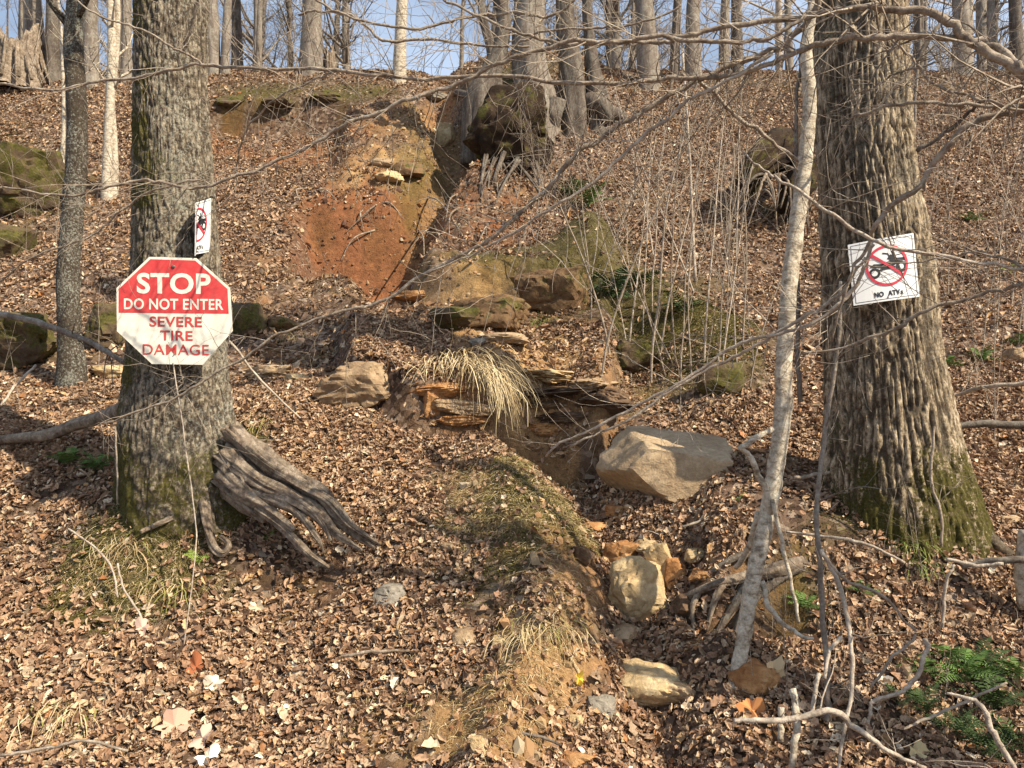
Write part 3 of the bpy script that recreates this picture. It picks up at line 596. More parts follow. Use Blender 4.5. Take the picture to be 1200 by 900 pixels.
def gp(px, py, up=0., dy=0.):
    g = G(px, py); return Vector((g.x, g.y+dy, g.z+up))
# big weathered root of the sign tree, in several strands
for k, (pts, rad) in enumerate([
    ([at(262, 510, 4.18), at(300, 528, 4.08), at(340, 553, 4.0), at(375, 572, 3.93), at(400, 598, 3.88), at(440, 628, 3.80)], [.07, .062, .055, .048, .034, .012]),
    ([at(262, 532, 4.08), at(290, 552, 4.0), at(330, 575, 3.93), at(368, 590, 3.88), at(392, 612, 3.83), at(424, 630, 3.78)], [.075, .06, .045, .036, .024, .008]),
    ([at(270, 505, 4.10), at(310, 538, 4.0), at(352, 562, 3.93), at(388, 580, 3.88), at(412, 604, 3.84), at(446, 624, 3.79)], [.05, .04, .034, .03, .022, .006]),
    ([at(275, 545, 3.98), at(310, 566, 3.92), at(345, 580, 3.88), at(375, 600, 3.85), at(388, 622, 3.80)], [.045, .036, .03, .02, .006]),
    ([at(280, 570, 3.95), at(325, 585, 3.88), at(350, 596, 3.86), at(372, 622, 3.80), at(380, 636, 3.78)], [.03, .028, .02, .012, .004]),
    ([at(266, 552, 4.02), at(290, 575, 3.93), at(316, 592, 3.88), at(345, 612, 3.83)], [.07, .05, .032, .014]),
    ([at(262, 560, 4.04), at(290, 590, 3.95), at(312, 604, 3.9)], [.06, .042, .02]),
    ([at(300, 596, 3.88), at(335, 618, 3.85), at(360, 642, 3.80), at(385, 656, 3.74)], [.018, .022, .02, .008]),
    ([at(238, 582, 4.0), at(243, 612, 3.9), at(250, 634, 3.86), at(262, 640, 3.85), at(268, 626, 3.87), at(258, 614, 3.9)], [.03, .022, .019, .019, .015, .012]),
    ([at(160, 590, 4.1), at(190, 605, 3.95), at(165, 618, 3.83)], [.03, .018, .010]),
    ([at(215, 590, 4.05), at(200, 604, 3.92), at(178, 612, 3.86)], [.025, .016, .010])]):
    gnarl([Vector((p.x, p.y, p.z-.012*i)) for i, p in enumerate(pts)], [r*.84 for r in rad], M_dead, 'root', oL, k=40, n=14, rough=.42, seed=k)
gnarl([at(150, 478, 4.4), at(125, 488, 4.6), at(90, 497, 4.75), at(55, 510, 4.8), at(0, 516, 4.9), at(-50, 528, 5.)], [.05, .04, .036, .034, .03, .025], M_dead, 'root', oL, k=14, rough=.25, seed=33)
for k, (pts, rad) in enumerate([([at(960, 640, 4.05), at(920, 668, 3.92), at(870, 690, 3.85), at(830, 708, 3.83), at(785, 716, 3.8)], [.05, .035, .024, .018, .01]),
    ([at(960, 650, 4.0), at(900, 690, 3.85), at(862, 720, 3.72), at(838, 748, 3.62)], [.04, .026, .018, .008]),
    ([at(990, 660, 3.95), at(940, 690, 3.8), at(890, 740, 3.65)], [.05, .03, .012]), ([at(870, 690, 3.84), at(845, 700, 3.8), at(833, 740, 3.72)], [.02, .016, .008]),
    ([at(975, 655, 4.0), gp(930, 672, .03), gp(880, 688, .05), gp(835, 700, .05), gp(788, 712, .02)], [.045, .032, .026, .02, .009]),
    ([gp(880, 688, .05), gp(865, 715, .05), gp(845, 742, .03), gp(832, 765, .0)], [.022, .02, .015, .007]), ([gp(850, 696, .06), gp(838, 722, .07), gp(828, 745, .02)], [.018, .014, .007]),
    ([gp(935, 668, .02), gp(905, 700, .06), gp(872, 730, .05), gp(858, 760, .0)], [.026, .02, .016, .007]), ([gp(820, 704, .05), gp(812, 728, .05), gp(815, 750, .0)], [.014, .012, .006]),
    ([gp(900, 650, .02), gp(860, 668, .05), gp(815, 690, .03)], [.018, .015, .007]),
    ([at(1130, 610, 3.98), at(1165, 640, 3.85), at(1190, 655, 3.8)], [.07, .04, .02]), ([at(1060, 640, 3.9), at(1070, 665, 3.8), at(1090, 690, 3.7)], [.06, .04, .015])]):
    gnarl(pts, rad, M_barkR if k > 9 else M_barkD if k % 2 else M_dead, 'root', oR, k=24, rough=.25, seed=60+k)

# ------------------------------------------------------------------ signs
def textmesh(body, bold=.022):
    cu = bpy.data.curves.new('t', 'FONT'); cu.body = body; cu.size = 1; cu.offset = bold; cu.resolution_u = 4; cu.space_character = 1.04
    o = bpy.data.objects.new('t', cu); COL.objects.link(o); dg = bpy.context.evaluated_depsgraph_get(); me = bpy.data.meshes.new_from_object(o.evaluated_get(dg))
    V = np.array([v.co[:2] for v in me.vertices]); Fc = [list(p.vertices) for p in me.polygons]
    bpy.data.objects.remove(o); bpy.data.meshes.remove(me); V = (V-V.min(0))/(V.max(0)-V.min(0)); return V, Fc
def poly_obj(name, pts3, faces, m, parent, smooth=False):
    me = bpy.data.meshes.new(name); o0 = parent.location
    me.from_pydata([tuple(Vector(p)-o0) for p in pts3], [], faces); me.update(); return link(name, me, m, parent)
def slab_faces(n): return [list(range(n)), list(range(2*n-1, n-1, -1))]+[[i, i+n, (i+1) % n+n, (i+1) % n] for i in range(n)]
SD = 3.94
def smap(px, py, off=0.): return at(px, py, SD+.0006*(py-360)*-1+.0003*(px-204)) + Vector((0, -off, 0))
so_ = empty('warning_sign', smap(204, 364), 'red and cream octagonal sign reading STOP DO NOT ENTER SEVERE TIRE DAMAGE', 'sign')
OCT = [(175, 301), (230, 302.5), (269.5, 337.5), (272.5, 388), (237.5, 427.5), (178, 426.5), (137, 388), (136.5, 337.5)]
poly_obj('panel', [smap(x, y) for x, y in OCT]+[smap(x, y, -.004) for x, y in OCT], slab_faces(8), M_cream, so_)
def inset(p, c=(204, 364), d=3.0):
    v = Vector((p[0]-c[0], p[1]-c[1])); return (p[0]-v.x/v.length*d, p[1]-v.y/v.length*d)
IN = [inset(p) for p in OCT]; yR = 367
RED = [IN[7], IN[0], IN[1], IN[2], (IN[2][0]+1.4, yR+.6), (IN[7][0]-.2, yR-.6)]
poly_obj('red_field', [smap(x, y, .0012) for x, y in RED], [[0, 1, 2, 3, 4, 5]], M_red, so_)
for body, x0, y0, x1, y1, m, bd in [('STOP', 160.5, 320, 247, 344.5, M_cream, .028), ('DO NOT ENTER', 145.5, 350, 262, 363, M_cream, .02), ('SEVERE', 175.5, 371, 237, 383, M_redt, .018), ('TIRE', 188, 387.5, 226, 399, M_redt, .018), ('DAMAGE', 167.5, 403.5, 245, 416, M_redt, .004)]:
    V, Fc = textmesh(body, bd); poly_obj('lettering', [smap(x0+v[0]*(x1-x0), y1-v[1]*(y1-y0)+(v[0]-.5)*.8, .0024) for v in V], Fc, m, so_)
for bx, by, r in ((203.5, 312.5, .009), (204.5, 415.5, .003)):
    mb = MB(); p = np.array(tuple(smap(bx, by, .001))); mb.tube(np.array([p+[0, .06, 0], p, p+[0, -.006, 0], p+[0, -.008, 0]]), [r*.5, r, r, r*.5], 10); mb.build('bolt', M_metal, so_, origin=so_.location)

def bil(c, u, v): return (Vector(c[0])*(1-u)*(1-v)+Vector(c[1])*u*(1-v)+Vector(c[2])*u*v+Vector(c[3])*(1-u)*v)
def ring2(cx, cy, r0, r1, n=40, a0=0, a1=2*math.pi):
    V = []; 
    for k in range(n+1):
        a = a0+(a1-a0)*k/n; V += [(cx+r0*math.cos(a), cy+r0*math.sin(a)), (cx+r1*math.cos(a), cy+r1*math.sin(a))]
    return V, [[2*k, 2*k+1, 2*k+3, 2*k+2] for k in range(n)]
def disc2(cx, cy, rx, ry, n=20): return [(cx+rx*math.cos(6.2832*k/n), cy+ry*math.sin(6.2832*k/n)) for k in range(n)], [list(range(n))]
def atv_sign(root, f):
    """f(u,v,off) -> world point; sheet with printed ring, slash, quad bike and lettering (u right, v down, unit square)"""
    n = 12; V = [f(i/n, j/n, 0) for j in range(n+1) for i in range(n+1)]; V += [f(i/n, j/n, -.003) for j in range(n+1) for i in range(n+1)]; m1 = (n+1)**2; Fc = []
    for j in range(n):
        for i in range(n):
            a = j*(n+1)+i; Fc += [[a, a+1, a+n+2, a+n+1], [m1+a+n+1, m1+a+n+2, m1+a+1, m1+a]]
    ed = [i for i in range(n+1)]+[j*(n+1)+n for j in range(1, n+1)]+[n*(n+1)+i for i in range(n-1, -1, -1)]+[j*(n+1) for j in range(n-1, 0, -1)]
    for a, b in zip(ed, ed[1:]+ed[:1]): Fc.append([a, m1+a, m1+b, b])
    poly_obj('sheet', V, Fc, M_white, root)
    def pr(nm, parts, m, off):
        V = []; Fc = []
        for v, fc in parts: Fc += [[i+len(V) for i in q] for q in fc]; V += v
        poly_obj(nm, [f(u, v, off) for u, v in V], Fc, m, root)
    def bar(x0, y0, x1, y1, w, k=8):
        dx, dy = x1-x0, y1-y0; l = math.hypot(dx, dy); nx, ny = -dy/l*w/2, dx/l*w/2; V = []
        for i in range(k+1): t = i/k; V += [(x0+dx*t+nx, y0+dy*t+ny), (x0+dx*t-nx, y0+dy*t-ny)]
        return V, [[2*i, 2*i+1, 2*i+3, 2*i+2] for i in range(k)]
    e = .035; pr('border', [bar(e, e, 1-e, e, .008), bar(1-e, e, 1-e, 1-e, .008), bar(1-e, 1-e, e, 1-e, .008), bar(e, 1-e, e, e, .008)], M_black, .001)
    cx, cy = .535, .44
    # quad bike: wheels, fenders, body, seat, handlebar, rack
    bl = [disc2(cx-.20, cy+.10, .085, .085), disc2(cx+.21, cy+.05, .085, .09), ([(cx-.27, cy+.0), (cx-.20, cy-.05), (cx-.05, cy-.03), (cx+.02, cy+.03), (cx-.05, cy+.07), (cx-.12, cy+.02)], [[0, 1, 2, 3, 4, 5]]),
          ([(cx-.02, cy-.05), (cx+.10, cy-.10), (cx+.28, cy-.09), (cx+.32, cy-.04), (cx+.22, cy-.04), (cx+.10, cy+.02), (cx+.02, cy+.05)], [[0, 1, 2, 3, 4, 5, 6]]),
          ([(cx+.0, cy-.10), (cx+.05, cy-.16), (cx+.12, cy-.15), (cx+.14, cy-.10), (cx+.06, cy-.07)], [[0, 1, 2, 3, 4]]), bar(cx-.06, cy-.20, cx+.02, cy-.18, .022), bar(cx+.02, cy-.18, cx+.06, cy-.09, .02), bar(cx+.08, cy-.22, cx+.11, cy-.14, .02), bar(cx-.12, cy+.06, cx+.12, cy+.04, .03), bar(cx+.14, cy-.14, cx+.24, cy-.15, .012)]
    pr('quad_bike_print', bl, M_black, .0012)
    pr('wheel_hub_print', [disc2(cx-.20, cy+.10, .045, .045, 14)], M_white, .0018); pr('wheel_hub_print', [disc2(cx+.21, cy+.05, .04, .045, 14)], M_white, .0018)
    rg = ring2(cx, cy, .285, .325, 48); sl = bar(cx-.23, cy-.20, cx+.23, cy+.19, .042)
    pr('prohibition_ring', [rg], M_pred, .0024); pr('prohibition_slash', [sl], M_pred, .0030)
    for body, x0, x1, h in (('NO', .30, .44, .085), ('ATV', .50, .69, .085), ('s', .70, .735, .06)):
        V, Fc = textmesh(body, .045); poly_obj('lettering', [f(x0+v[0]*(x1-x0), .925-v[1]*h, .0016) for v in V], Fc, M_black, root)
    for k in (.06, .94):
        mb = MB(); p = np.array(tuple(f(.5, k, .0))); mb.tube(np.array([p+[0, .05, 0], p, p+[0, -.003, 0]]), [.002, .004, .003], 8); mb.build('nail', M_metal, root, origin=root.location)
RSD = 3.84
cR = [at(993.5, 287, RSD+.03), at(1070.5, 273, RSD-.0), at(1077.7, 347.5, RSD-.02), at(1000.4, 358.3, RSD)]
r2 = empty('prohibition_sign', bil(cR, .5, .5), 'white sign reading NO ATVs with red barred ring on the ridged trunk', 'sign')
atv_sign(r2, lambda u, v, off: bil(cR, u, v)+Vector((0, -off-.02*math.sin(u*math.pi), 0)))
# second sheet, on the sign tree: its right half faces us very obliquely, the left half curls towards the camera edge on
pA, pB = at(231, 237, 4.05), at(247.5, 232, 4.19); pC, pD = at(246, 295, 4.19), at(230, 298, 4.05)
fA, fD = at(229.5, 238, 3.97), at(228.8, 300, 3.97)
r3 = empty('prohibition_sign', bil([pA, pB, pC, pD], .5, .5), 'narrow white sign seen nearly edge on above the octagonal sign', 'sign')
def bent(u, v, off):
    if u < .5: t = u/.5; p = bil([fA, pA, pD, fD], t, v); nrm = Vector((1, -.05, 0))
    else: t = (u-.5)/.5; p = bil([pA, pB, pC, pD], t, v); nrm = Vector((.75, -.65, 0))
    return p+nrm*off
atv_sign(r3, bent)

# ------------------------------------------------------------------ leaning pale trunk and mid-ground trees
def poleobj(name, px, D, wpx, m, label, cat, parent=None, k=14, n=6, tw=0, group=None, twl=(.2, .5), wob=.03, part='trunk', r_tw=.35):
    pts = [at(x, y, d) for (x, y), d in zip(px, np.interp(np.linspace(0, 1, len(px)), np.linspace(0, 1, len(D)), D))]
    w = np.interp(np.linspace(0, 1, len(px)), np.linspace(0, 1, len(wpx)), wpx); R = [a/2/F*p.y for a, p in zip(w, pts)]
    P, R = smooth_path(pts, R, n); jj = np.cumsum(RNG.normal(size=P.shape)*min(.0035, R.mean()*.35)*(.35 if R.mean() > .025 else 1), 0); P = P+jj-np.linspace(0, 1, len(P))[:, None]*jj[-1]
    mb = MB(); mb.tube(P, R*(1+.05*RNG.normal(size=len(R))*0+.06*np.sin(np.arange(len(R))*1.7)*RNG.uniform(.3, 1, len(R))), k, wob)
    if tw: twigs(mb, P, R, tw, twl, r_tw, 3, .15, 2, .0012)
    o = mb.build(name, m, parent, origin=(parent.location if parent else P[0])); 
    if not parent: tag(o, label, cat, group)
    return o, P, R
e = empty('dead_tree', at(860, 808, 3.3), 'pale leaning dead trunk standing between the boulder and the ridged tree', 'dead tree')
poleobj('trunk', [(857, 822), (865, 782), (880, 690), (896, 620), (908, 560), (918, 490), (920, 420), (927, 330), (938, 250), (947, 180), (950, 120), (946, 60), (950, 20), (962, -20)], [G(858, 806).y-.03, 3.40, 3.5, 3.58, 3.64, 3.68], [15, 19, 20, 18, 15, 10], M_birch, None, None, e, 20, 8, 0, wob=.045)
for pts, d, w in [([(903, 600), (890, 560), (878, 535), (866, 524)], [3.4, 3.36], [8, 7, 6]), ([(906, 503), (885, 516), (868, 524)], [3.42, 3.36], [6, 7]), ([(905, 585), (918, 640), (928, 690), (936, 730)], [3.38, 3.3], [5, 5, 4]),
                  ([(893, 680), (905, 712), (930, 735), (953, 748)], [3.36, 3.2], [7, 6, 4]), ([(890, 600), (878, 640), (862, 665)], [3.45, 3.6], [9, 8, 6])]:
    poleobj('branch', pts, d, w, M_birch, None, None, e, 8, 5)
def crest_tree(px, py, wpx, D=None, name='bare_tree', m=None, label=None, group=None, H=8, lean=0, nb=14, path=None, crown=True, wtop=.7):
    """tree whose foot is at px,py"""
    g = G(px, py) if D is None else Vector(((px-600)/F*D, D, gz((px-600)/F*D, D)))
    r = wpx/2.25/F*g.y; e = empty(name, g, label, 'tree', group); q = [g-Vector((0, 0, .3)), g+Vector((0, 0, .15))]; d = Vector((lean, 0, 1))
    if path: q += [at(x, y, g.y) for x, y in path]; d = (q[-1]-q[-2]).normalized(); 
    while q[-1].z < g.z+H: d = (d+Vector((RNG.normal()*.03, RNG.normal()*.03, 0))); q.append(q[-1]+d.normalized()*H/8)
    hh = [(p.z-g.z)/H for p in q]; R = [r*(1.5 if i == 0 else 1.2 if i == 1 else max(.12, 1-(1-.25)*min(1, h)**1.2)) for i, h in enumerate(hh)]
    P, R = smooth_path(q, R, 5); mb = MB(); mb.tube(P, R, 14, .035); mb.build('trunk', m or M_barkB, e, origin=e.location)
    if crown:
        mb = MB(); twigs(mb, P, R, nb, (H*.12, H*.33), .38, 4, .35, 3, .004, .3); mb.build('crown', m or M_barkB, e, origin=e.location)
    return e
crest_tree(84, 452, 30, None, 'slim_tree', M_barkL, 'slim grey trunk left of the stop sign tree with dark patches', H=7.5, path=[(82, 400), (80, 330), (84, 260), (90, 190), (90, 120), (86, 50), (90, -10)], nb=3)
crest_tree(126, 232, 13, None, 'slim_tree', M_birch, 'pale smooth double stemmed tree just left of the sign tree', H=6, path=[(126, 190), (129, 120), (131, 60), (130, 0)], nb=10)
crest_tree(134, 230, 9, None, 'slim_tree', M_birch, 'thinner pale stem touching the right side of the double stem', H=5, path=[(134, 170), (131, 120), (134, 90)], nb=5)
crest_tree(73, 205, 6, None, 'sapling', M_birch, 'thin whitish sapling behind the slim grey trunk', H=4, path=[(75, 150), (74, 90), (72, 40)], nb=4)
CT = [(42, 92, 24, M_barkB, 'stout grey trunk rising behind the shredded stump'), (62, 95, 16, M_barkD, 'dark trunk immediately right of the trunk behind the stump'), (24, 60, 6, M_barkB, 'thin trunk at the far upper left above the stump'),
      (106, 100, 18, M_barkB, 'grey trunk on the crest between slim trunk and pale double stem'), (148, 96, 12, M_barkB, 'trunk on the crest touching the left side of the sign tree'), (250, 92, 16, M_barkB, 'trunk on the crest touching the right side of the sign tree'),
      (264, 92, 11, M_barkB, 'middle trunk of the three right of the sign tree'), (278, 90, 13, M_barkD, 'darkest trunk of the three right of the sign tree'), (303, 88, 7, M_barkB, 'thin pale trunk between the dark crest trunk and the stout one'),
      (365, 82, 26, M_barkB, 'stout straight grey brown trunk alone on the crest, left of centre'), (468, 96, 15, M_birch, 'pale crest trunk standing alone against open sky left of the cut'), (541, 92, 5, M_barkB, 'very thin trunk on the crest above the cut'),
      (760, 100, 26, M_barkB, 'broad trunk on the crest right of the rooted clump'), (790, 96, 12, M_barkD, 'dark narrow trunk beside the broad trunk right of the clump'), (812, 98, 20, M_barkB, 'grey trunk halfway between clump and ridged tree'),
      (848, 92, 12, M_barkB, 'left of the twin trunks near the leaning dead trunk'), (864, 92, 14, M_barkD, 'right of the twin trunks near the leaning dead trunk'), (925, 90, 9, M_barkB, 'thin crest trunk behind the leaning dead trunk'),
      (1076, 90, 12, M_barkD, 'crest trunk just right of the ridged tree'), (1128, 88, 22, M_barkB, 'stout crest trunk at the upper right'), (1163, 90, 10, M_barkB, 'thin crest trunk close to the right edge'), (1192, 90, 16, M_barkD, 'dark crest trunk at the right edge')]
for x, y, w, m, lb in CT:
    crest_tree(x, y, w, 14.2+RNG.uniform(-.3, .8) if y < 93 else None, 'bare_tree', m, lb, 'bare trunks along the crest', H=RNG.uniform(7, 10), lean=RNG.uniform(-.03, .03), nb=12)
# fork of the pale trunk
# rooted clump at the head of the cut
g = G(620, 140); e = empty('tree_clump', g, 'clump of old trunks on a mossy root mound above the washed out cut', 'tree'); Dc = g.y
for px, wv, m in [([(560, 125), (572, 95), (585, 60), (590, 20), (580, -20), (570, -120)], [36, 26, 20, 16, 15, 12], M_barkD), ([(630, 130), (622, 90), (618, 50), (620, 0), (622, -150)], [48, 42, 38, 36, 28], M_barkB),  # dark bark on all but one trunk puts shade into the colour
                  ([(672, 125), (668, 80), (664, 40), (662, 0), (664, -150)], [36, 28, 24, 22, 16], M_barkD), ([(700, 120), (694, 80), (690, 40), (688, 0), (690, -120)], [26, 18, 14, 12, 9], M_barkD),
                  ([(582, 110), (576, 60), (566, 20), (560, -40)], [16, 12, 9, 7], M_barkD)]:
    px = [(px[0][0], px[0][1]+70)]+px; wv = [wv[0]*1.15]+wv
    pts = [at(x, y, Dc+.15*(x-620)/100) for x, y in px]; R = [w/2/F*Dc for w in wv]; gnarl(pts, R, m, 'trunk', e, k=26, n=9, rough=.12, seed=int(px[0][0]))
for i, (a, b, w) in enumerate([((RNG.uniform(560, 640), 140), (RNG.uniform(545, 640), RNG.uniform(190, 235)), RNG.uniform(2, 5)) for _ in range(22)]+[((600, 115), (545, 140), 22), ((610, 115), (566, 175), 20), ((630, 118), (605, 190), 14), ((650, 120), (650, 150), 26), ((690, 118), (730, 140), 22), ((600, 120), (580, 210), 8), ((620, 120), (628, 200), 7), ((585, 120), (535, 110), 18), ((700, 118), (710, 150), 20)]):
    p0 = at(*a, Dc-.1); p2 = G(*b)+Vector((0, -.02, .0)); p1 = (p0+p2)/2+Vector((RNG.normal()*.05, -.06, -.05)); gnarl([p0, p1, p2, p2+Vector((0, .1, -.25))], [w/2/F*Dc, w/2.6/F*Dc, w/4/F*Dc, w/8/F*Dc], M_barkD, 'root', e, k=12, rough=.3, seed=200+i)
# mossy root mound under the clump, coloured dark for the shaded cavity there
def blocky(px, py, w, h, m, lb, **k): return rock(px, py, w, h, m, lb, 'root_mound', 'mound', **k)   # earth held by roots
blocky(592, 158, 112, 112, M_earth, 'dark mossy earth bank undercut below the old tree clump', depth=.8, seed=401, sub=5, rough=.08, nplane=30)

# shredded stump at upper left
def stump(px, py, wpx, hpx, label, m, seed):
    g = G(px, py); e = empty('tree_stump', g, label, 'stump'); r = wpx/2/F*g.y; h = hpx/F*g.y; r_ = np.random.default_rng(seed); mb = MB()
    n, k = 14, 40; th = np.arange(k)/k*6.283; topn = 1+.28*(r_.uniform(size=k)-.5)+.2*np.sin(th*2+1)
    V = []
    for i in range(n):
        u = i/(n-1); rr = r*(.72+.45*(1-u)**2.2)*(1+.10*np.sin(th*7+seed)+.08*np.sin(th*13+u)+.05*r_.normal(size=k)); V.append(np.stack([rr*np.cos(th), rr*np.sin(th), -.15+(h*topn+.15)*u], 1))
    V = np.vstack(V); i = (np.arange(n-1)*k)[:, None]; j = np.arange(k)[None]; Q = np.stack([i+j, i+(j+1) % k, i+k+(j+1) % k, i+k+j], -1).reshape(-1, 4)
    c = len(V); V = np.vstack([V, [0, 0, h*.6]]); jj = np.arange(k); T = np.stack([np.full(k, c), (n-1)*k+jj, (n-1)*k+(jj+1) % k], 1); mb.add(V, Q, T)
    me = mb.build('stump_body', m, e)
    mb = MB()
    for q in range(26):
        a = r_.uniform(0, 6.28); l = r_.uniform(.5, 1.05)*h; p = np.array([math.cos(a)*r*1.05, math.sin(a)*r*1.05, 0]); mb.tube(np.array([p*1.25+[0, 0, -.05], p+[0, 0, l*.4], p*.85+[0, 0, l]]), [.03, .025, .006], 5)
    mb.build('splinters', M_dead, e)
stump(20, 100, 66, 58, 'shredded brown tree stump at the upper left crest', M_dead, 5)
stump(386, 84, 12, 26, 'small broken stub right of the stout crest trunk', M_dead, 8)

# fallen dark stump and logs right of centre
e = empty('fallen_log', G(915, 240), 'dark upturned rotten log behind the leaning pale trunk', 'log')
gnarl([at(868, 225, 9.2), at(890, 195, 9.3), at(918, 175, 9.5), at(948, 165, 9.8)], [.13, .19, .20, .12], M_earth, 'log_body', e, k=40, n=14, rough=.5, seed=71)
gnarl([at(925, 245, 9.1), at(935, 215, 9.2), at(948, 190, 9.3)], [.15, .17, .12], M_earth, 'log_body', e, k=36, n=12, rough=.5, seed=72)
for i in range(16):
    a = at(RNG.uniform(880, 945), RNG.uniform(185, 235), 9.1); b = at(a.x/9.1*F+600+RNG.uniform(-45, 30), RNG.uniform(225, 275), 8.8)
    gnarl([a, (a+b)/2+Vector((0, -.1, .1)), b], [.022, .014, .005], M_barkD if i % 2 else M_dead, 'root', e, k=6, n=4, seed=i)

# ------------------------------------------------------------------ sticks lying or standing on the slope
def stick(px, D, w, m, label, name='fallen_branch', cat='branch', tw=0, k=8, group=None, twl=(.1, .3)):
    return poleobj(name, px, D, w, m, label, cat, None, k, 6, tw, group, twl)
def gD(x, y): return G(x, y).y
stick([(-30, 365), (0, 370), (50, 383), (100, 401), (152, 428)], [5.0, 4.75], [6, 8, 7, 6], M_barkB, 'fallen grey branch sloping down to the stop sign trunk', tw=8)
stick([(0, 475), (20, 450), (42, 428)], [4.6, 4.9], [3, 3], M_twigp, 'thin straight pale stick at the left edge below the fallen branch')
stick([(268, 400), (300, 440), (352, 490)], [4.6, 4.6], [3, 3, 2], M_twigp, 'thin pale stick lying right of the stop sign tree')
stick([(858, 843), (890, 842), (925, 847), (978, 837), (1008, 858), (1045, 883), (1085, 900)], [2.75, 2.7], [6, 7, 8, 6, 4], M_twigp, 'crooked whitish branch lying low at the bottom right', tw=4)
stick([(930, 808), (932, 845), (928, 900)], [2.85, 2.75], [10, 9, 8], M_birch, 'short whitish stub standing under the crooked branch')
stick([(915, 828), (917, 850), (915, 868)], [2.9, 2.88], [8, 7], M_birch, 'smaller pale stub left of the whitish stub')
stick([(962, 790), (955, 830), (948, 845)], [2.8, 2.75], [5, 5], M_twigp, 'pale fork prong rising from the crooked branch')
stick([(985, 745), (972, 765), (966, 795)], [3.0, 2.9], [5, 4], M_twigp, 'short pale stick above the crooked branch')
stick([(1110, 813), (1140, 820), (1162, 842), (1172, 870), (1190, 905)], [2.75, 2.6], [3, 5, 7, 7, 6], M_twigp, 'pale arching branch at the bottom right corner')
stick([(1018, 850), (1020, 835), (1032, 822), (1056, 814), (1068, 800), (1076, 780), (1086, 760), (1084, 750)], [2.9, 3.0], [4, 5, 5, 6], M_twigp, 'pale S shaped stick left of the ferns at lower right')
stick([(1020, 805), (1030, 790), (1042, 772), (1062, 758), (1076, 742), (1058, 722), (1040, 700), (1010, 688), (985, 676), (968, 655)], [2.95, 3.0], [3, 4, 3, 4, 3], M_twig, 'hooked thin branch curving back under the ridged tree')
stick([(963, 645), (980, 675), (993, 710), (1000, 750), (1000, 800), (992, 840), (982, 905)], [3.1, 2.75], [5, 6, 5, 4], M_twigp, 'long bowed pale branch arching down below the ridged tree', tw=5)
stick([(922, 622), (960, 626), (1000, 633), (1030, 645), (1060, 660)], [3.5, 3.3], [3, 4, 3], M_twigp, 'thin pale branch crossing the mossy foot of the ridged tree')
stick([(1104, 735), (1108, 700), (1113, 675), (1119, 662)], [3.2, 3.2], [4, 4, 3], M_twigp, 'short pale stick standing in the leaves at right')
stick([(1108, 656), (1140, 660), (1176, 661)], [3.4, 3.3], [4, 5, 4], M_twigp, 'straight pale stick lying level at the right')
stick([(1128, 665), (1165, 655), (1210, 657)], [3.5, 3.4], [6, 8, 9], M_barkD, 'dark log end at the right edge below the ridged tree', 'fallen_log', 'log')
stick([(1110, 500), (1150, 495), (1210, 498)], [4.7, 4.6], [7, 9, 9], M_barkD, 'dark fallen branch beyond the ridged tree at the right edge', 'fallen_log', 'log')
stick([(1110, 468), (1150, 455), (1210, 447)], [4.6, 4.3], [3, 5, 5], M_twigp, 'pale fallen branch above the dark one at the right edge', tw=4)
stick([(1060, 855), (1090, 840), (1125, 825), (1180, 800)], [2.8, 2.85], [3, 4, 3], M_twig, 'grey twig lying across the lower right ferns')
stick([(785, 725), (815, 735), (850, 760)], [3.75, 3.6], [5, 4, 2], M_twig, 'thin root like stick low in the gully')
stick([(590, 858), (630, 866), (658, 873)], [2.9, 2.88], [3, 4, 3], M_barkD, 'small dark stick lying at the bottom of the spine')
stick([(665, 765), (676, 785), (684, 800)], [3.25, 3.2], [4, 4, 2], M_rpale, 'pale splinter of wood leaning on the spine edge', 'splinter', 'stick')
stick([(80, 620), (110, 640), (130, 665), (138, 700)], [3.7, 3.6], [2.5, 2.5], M_twigp, 'thin bowed stalk on the mossy hump at left')
stick([(138, 660), (145, 690), (170, 730)], [3.6, 3.5], [2.5, 2.5], M_twigp, 'second bowed stalk right of the first on the mossy hump')
stick([(0, 885), (60, 878), (100, 870), (150, 880)], [2.8, 2.8], [4, 4, 3], M_twig, 'thin dark stick lying at the lower left corner')
stick([(400, 770), (440, 765), (480, 762)], [3.3, 3.3], [4, 4, 3], M_dead, 'short grey stick lying on the track')
stick([(800, 618), (860, 600), (920, 600)], [4.0, 4.1], [3, 4, 3], M_twig, 'thin stick right of the flat topped boulder')
stick([(930, 560), (960, 556), (985, 548)], [4.1, 4.1], [5, 5, 4], M_dead, 'dark stick lying against the ridged trunk on the left')

for i in range(14):
    x0, y0 = RNG.uniform(330, 600), RNG.uniform(205, 290); g1 = G(x0, y0); g2 = G(x0+RNG.uniform(-45, 45), y0+RNG.uniform(8, 40)); mid = (g1+g2)/2+Vector((RNG.normal()*.05, -.05, .08)); PP, RR = smooth_path([g1, mid, g2], [.012, .009, .004], 6)
    mb = MB(); mb.tube(PP, RR, 6, .05); twigs(mb, PP, RR, 5, (.1, .35), .5, 3, .05, 1, .002); tag(mb.build('exposed_root', M_dead if i % 2 else M_twig, origin=g1), 'thin root trailing out of the red washed out bank', 'root', 'thin roots in the red bank')

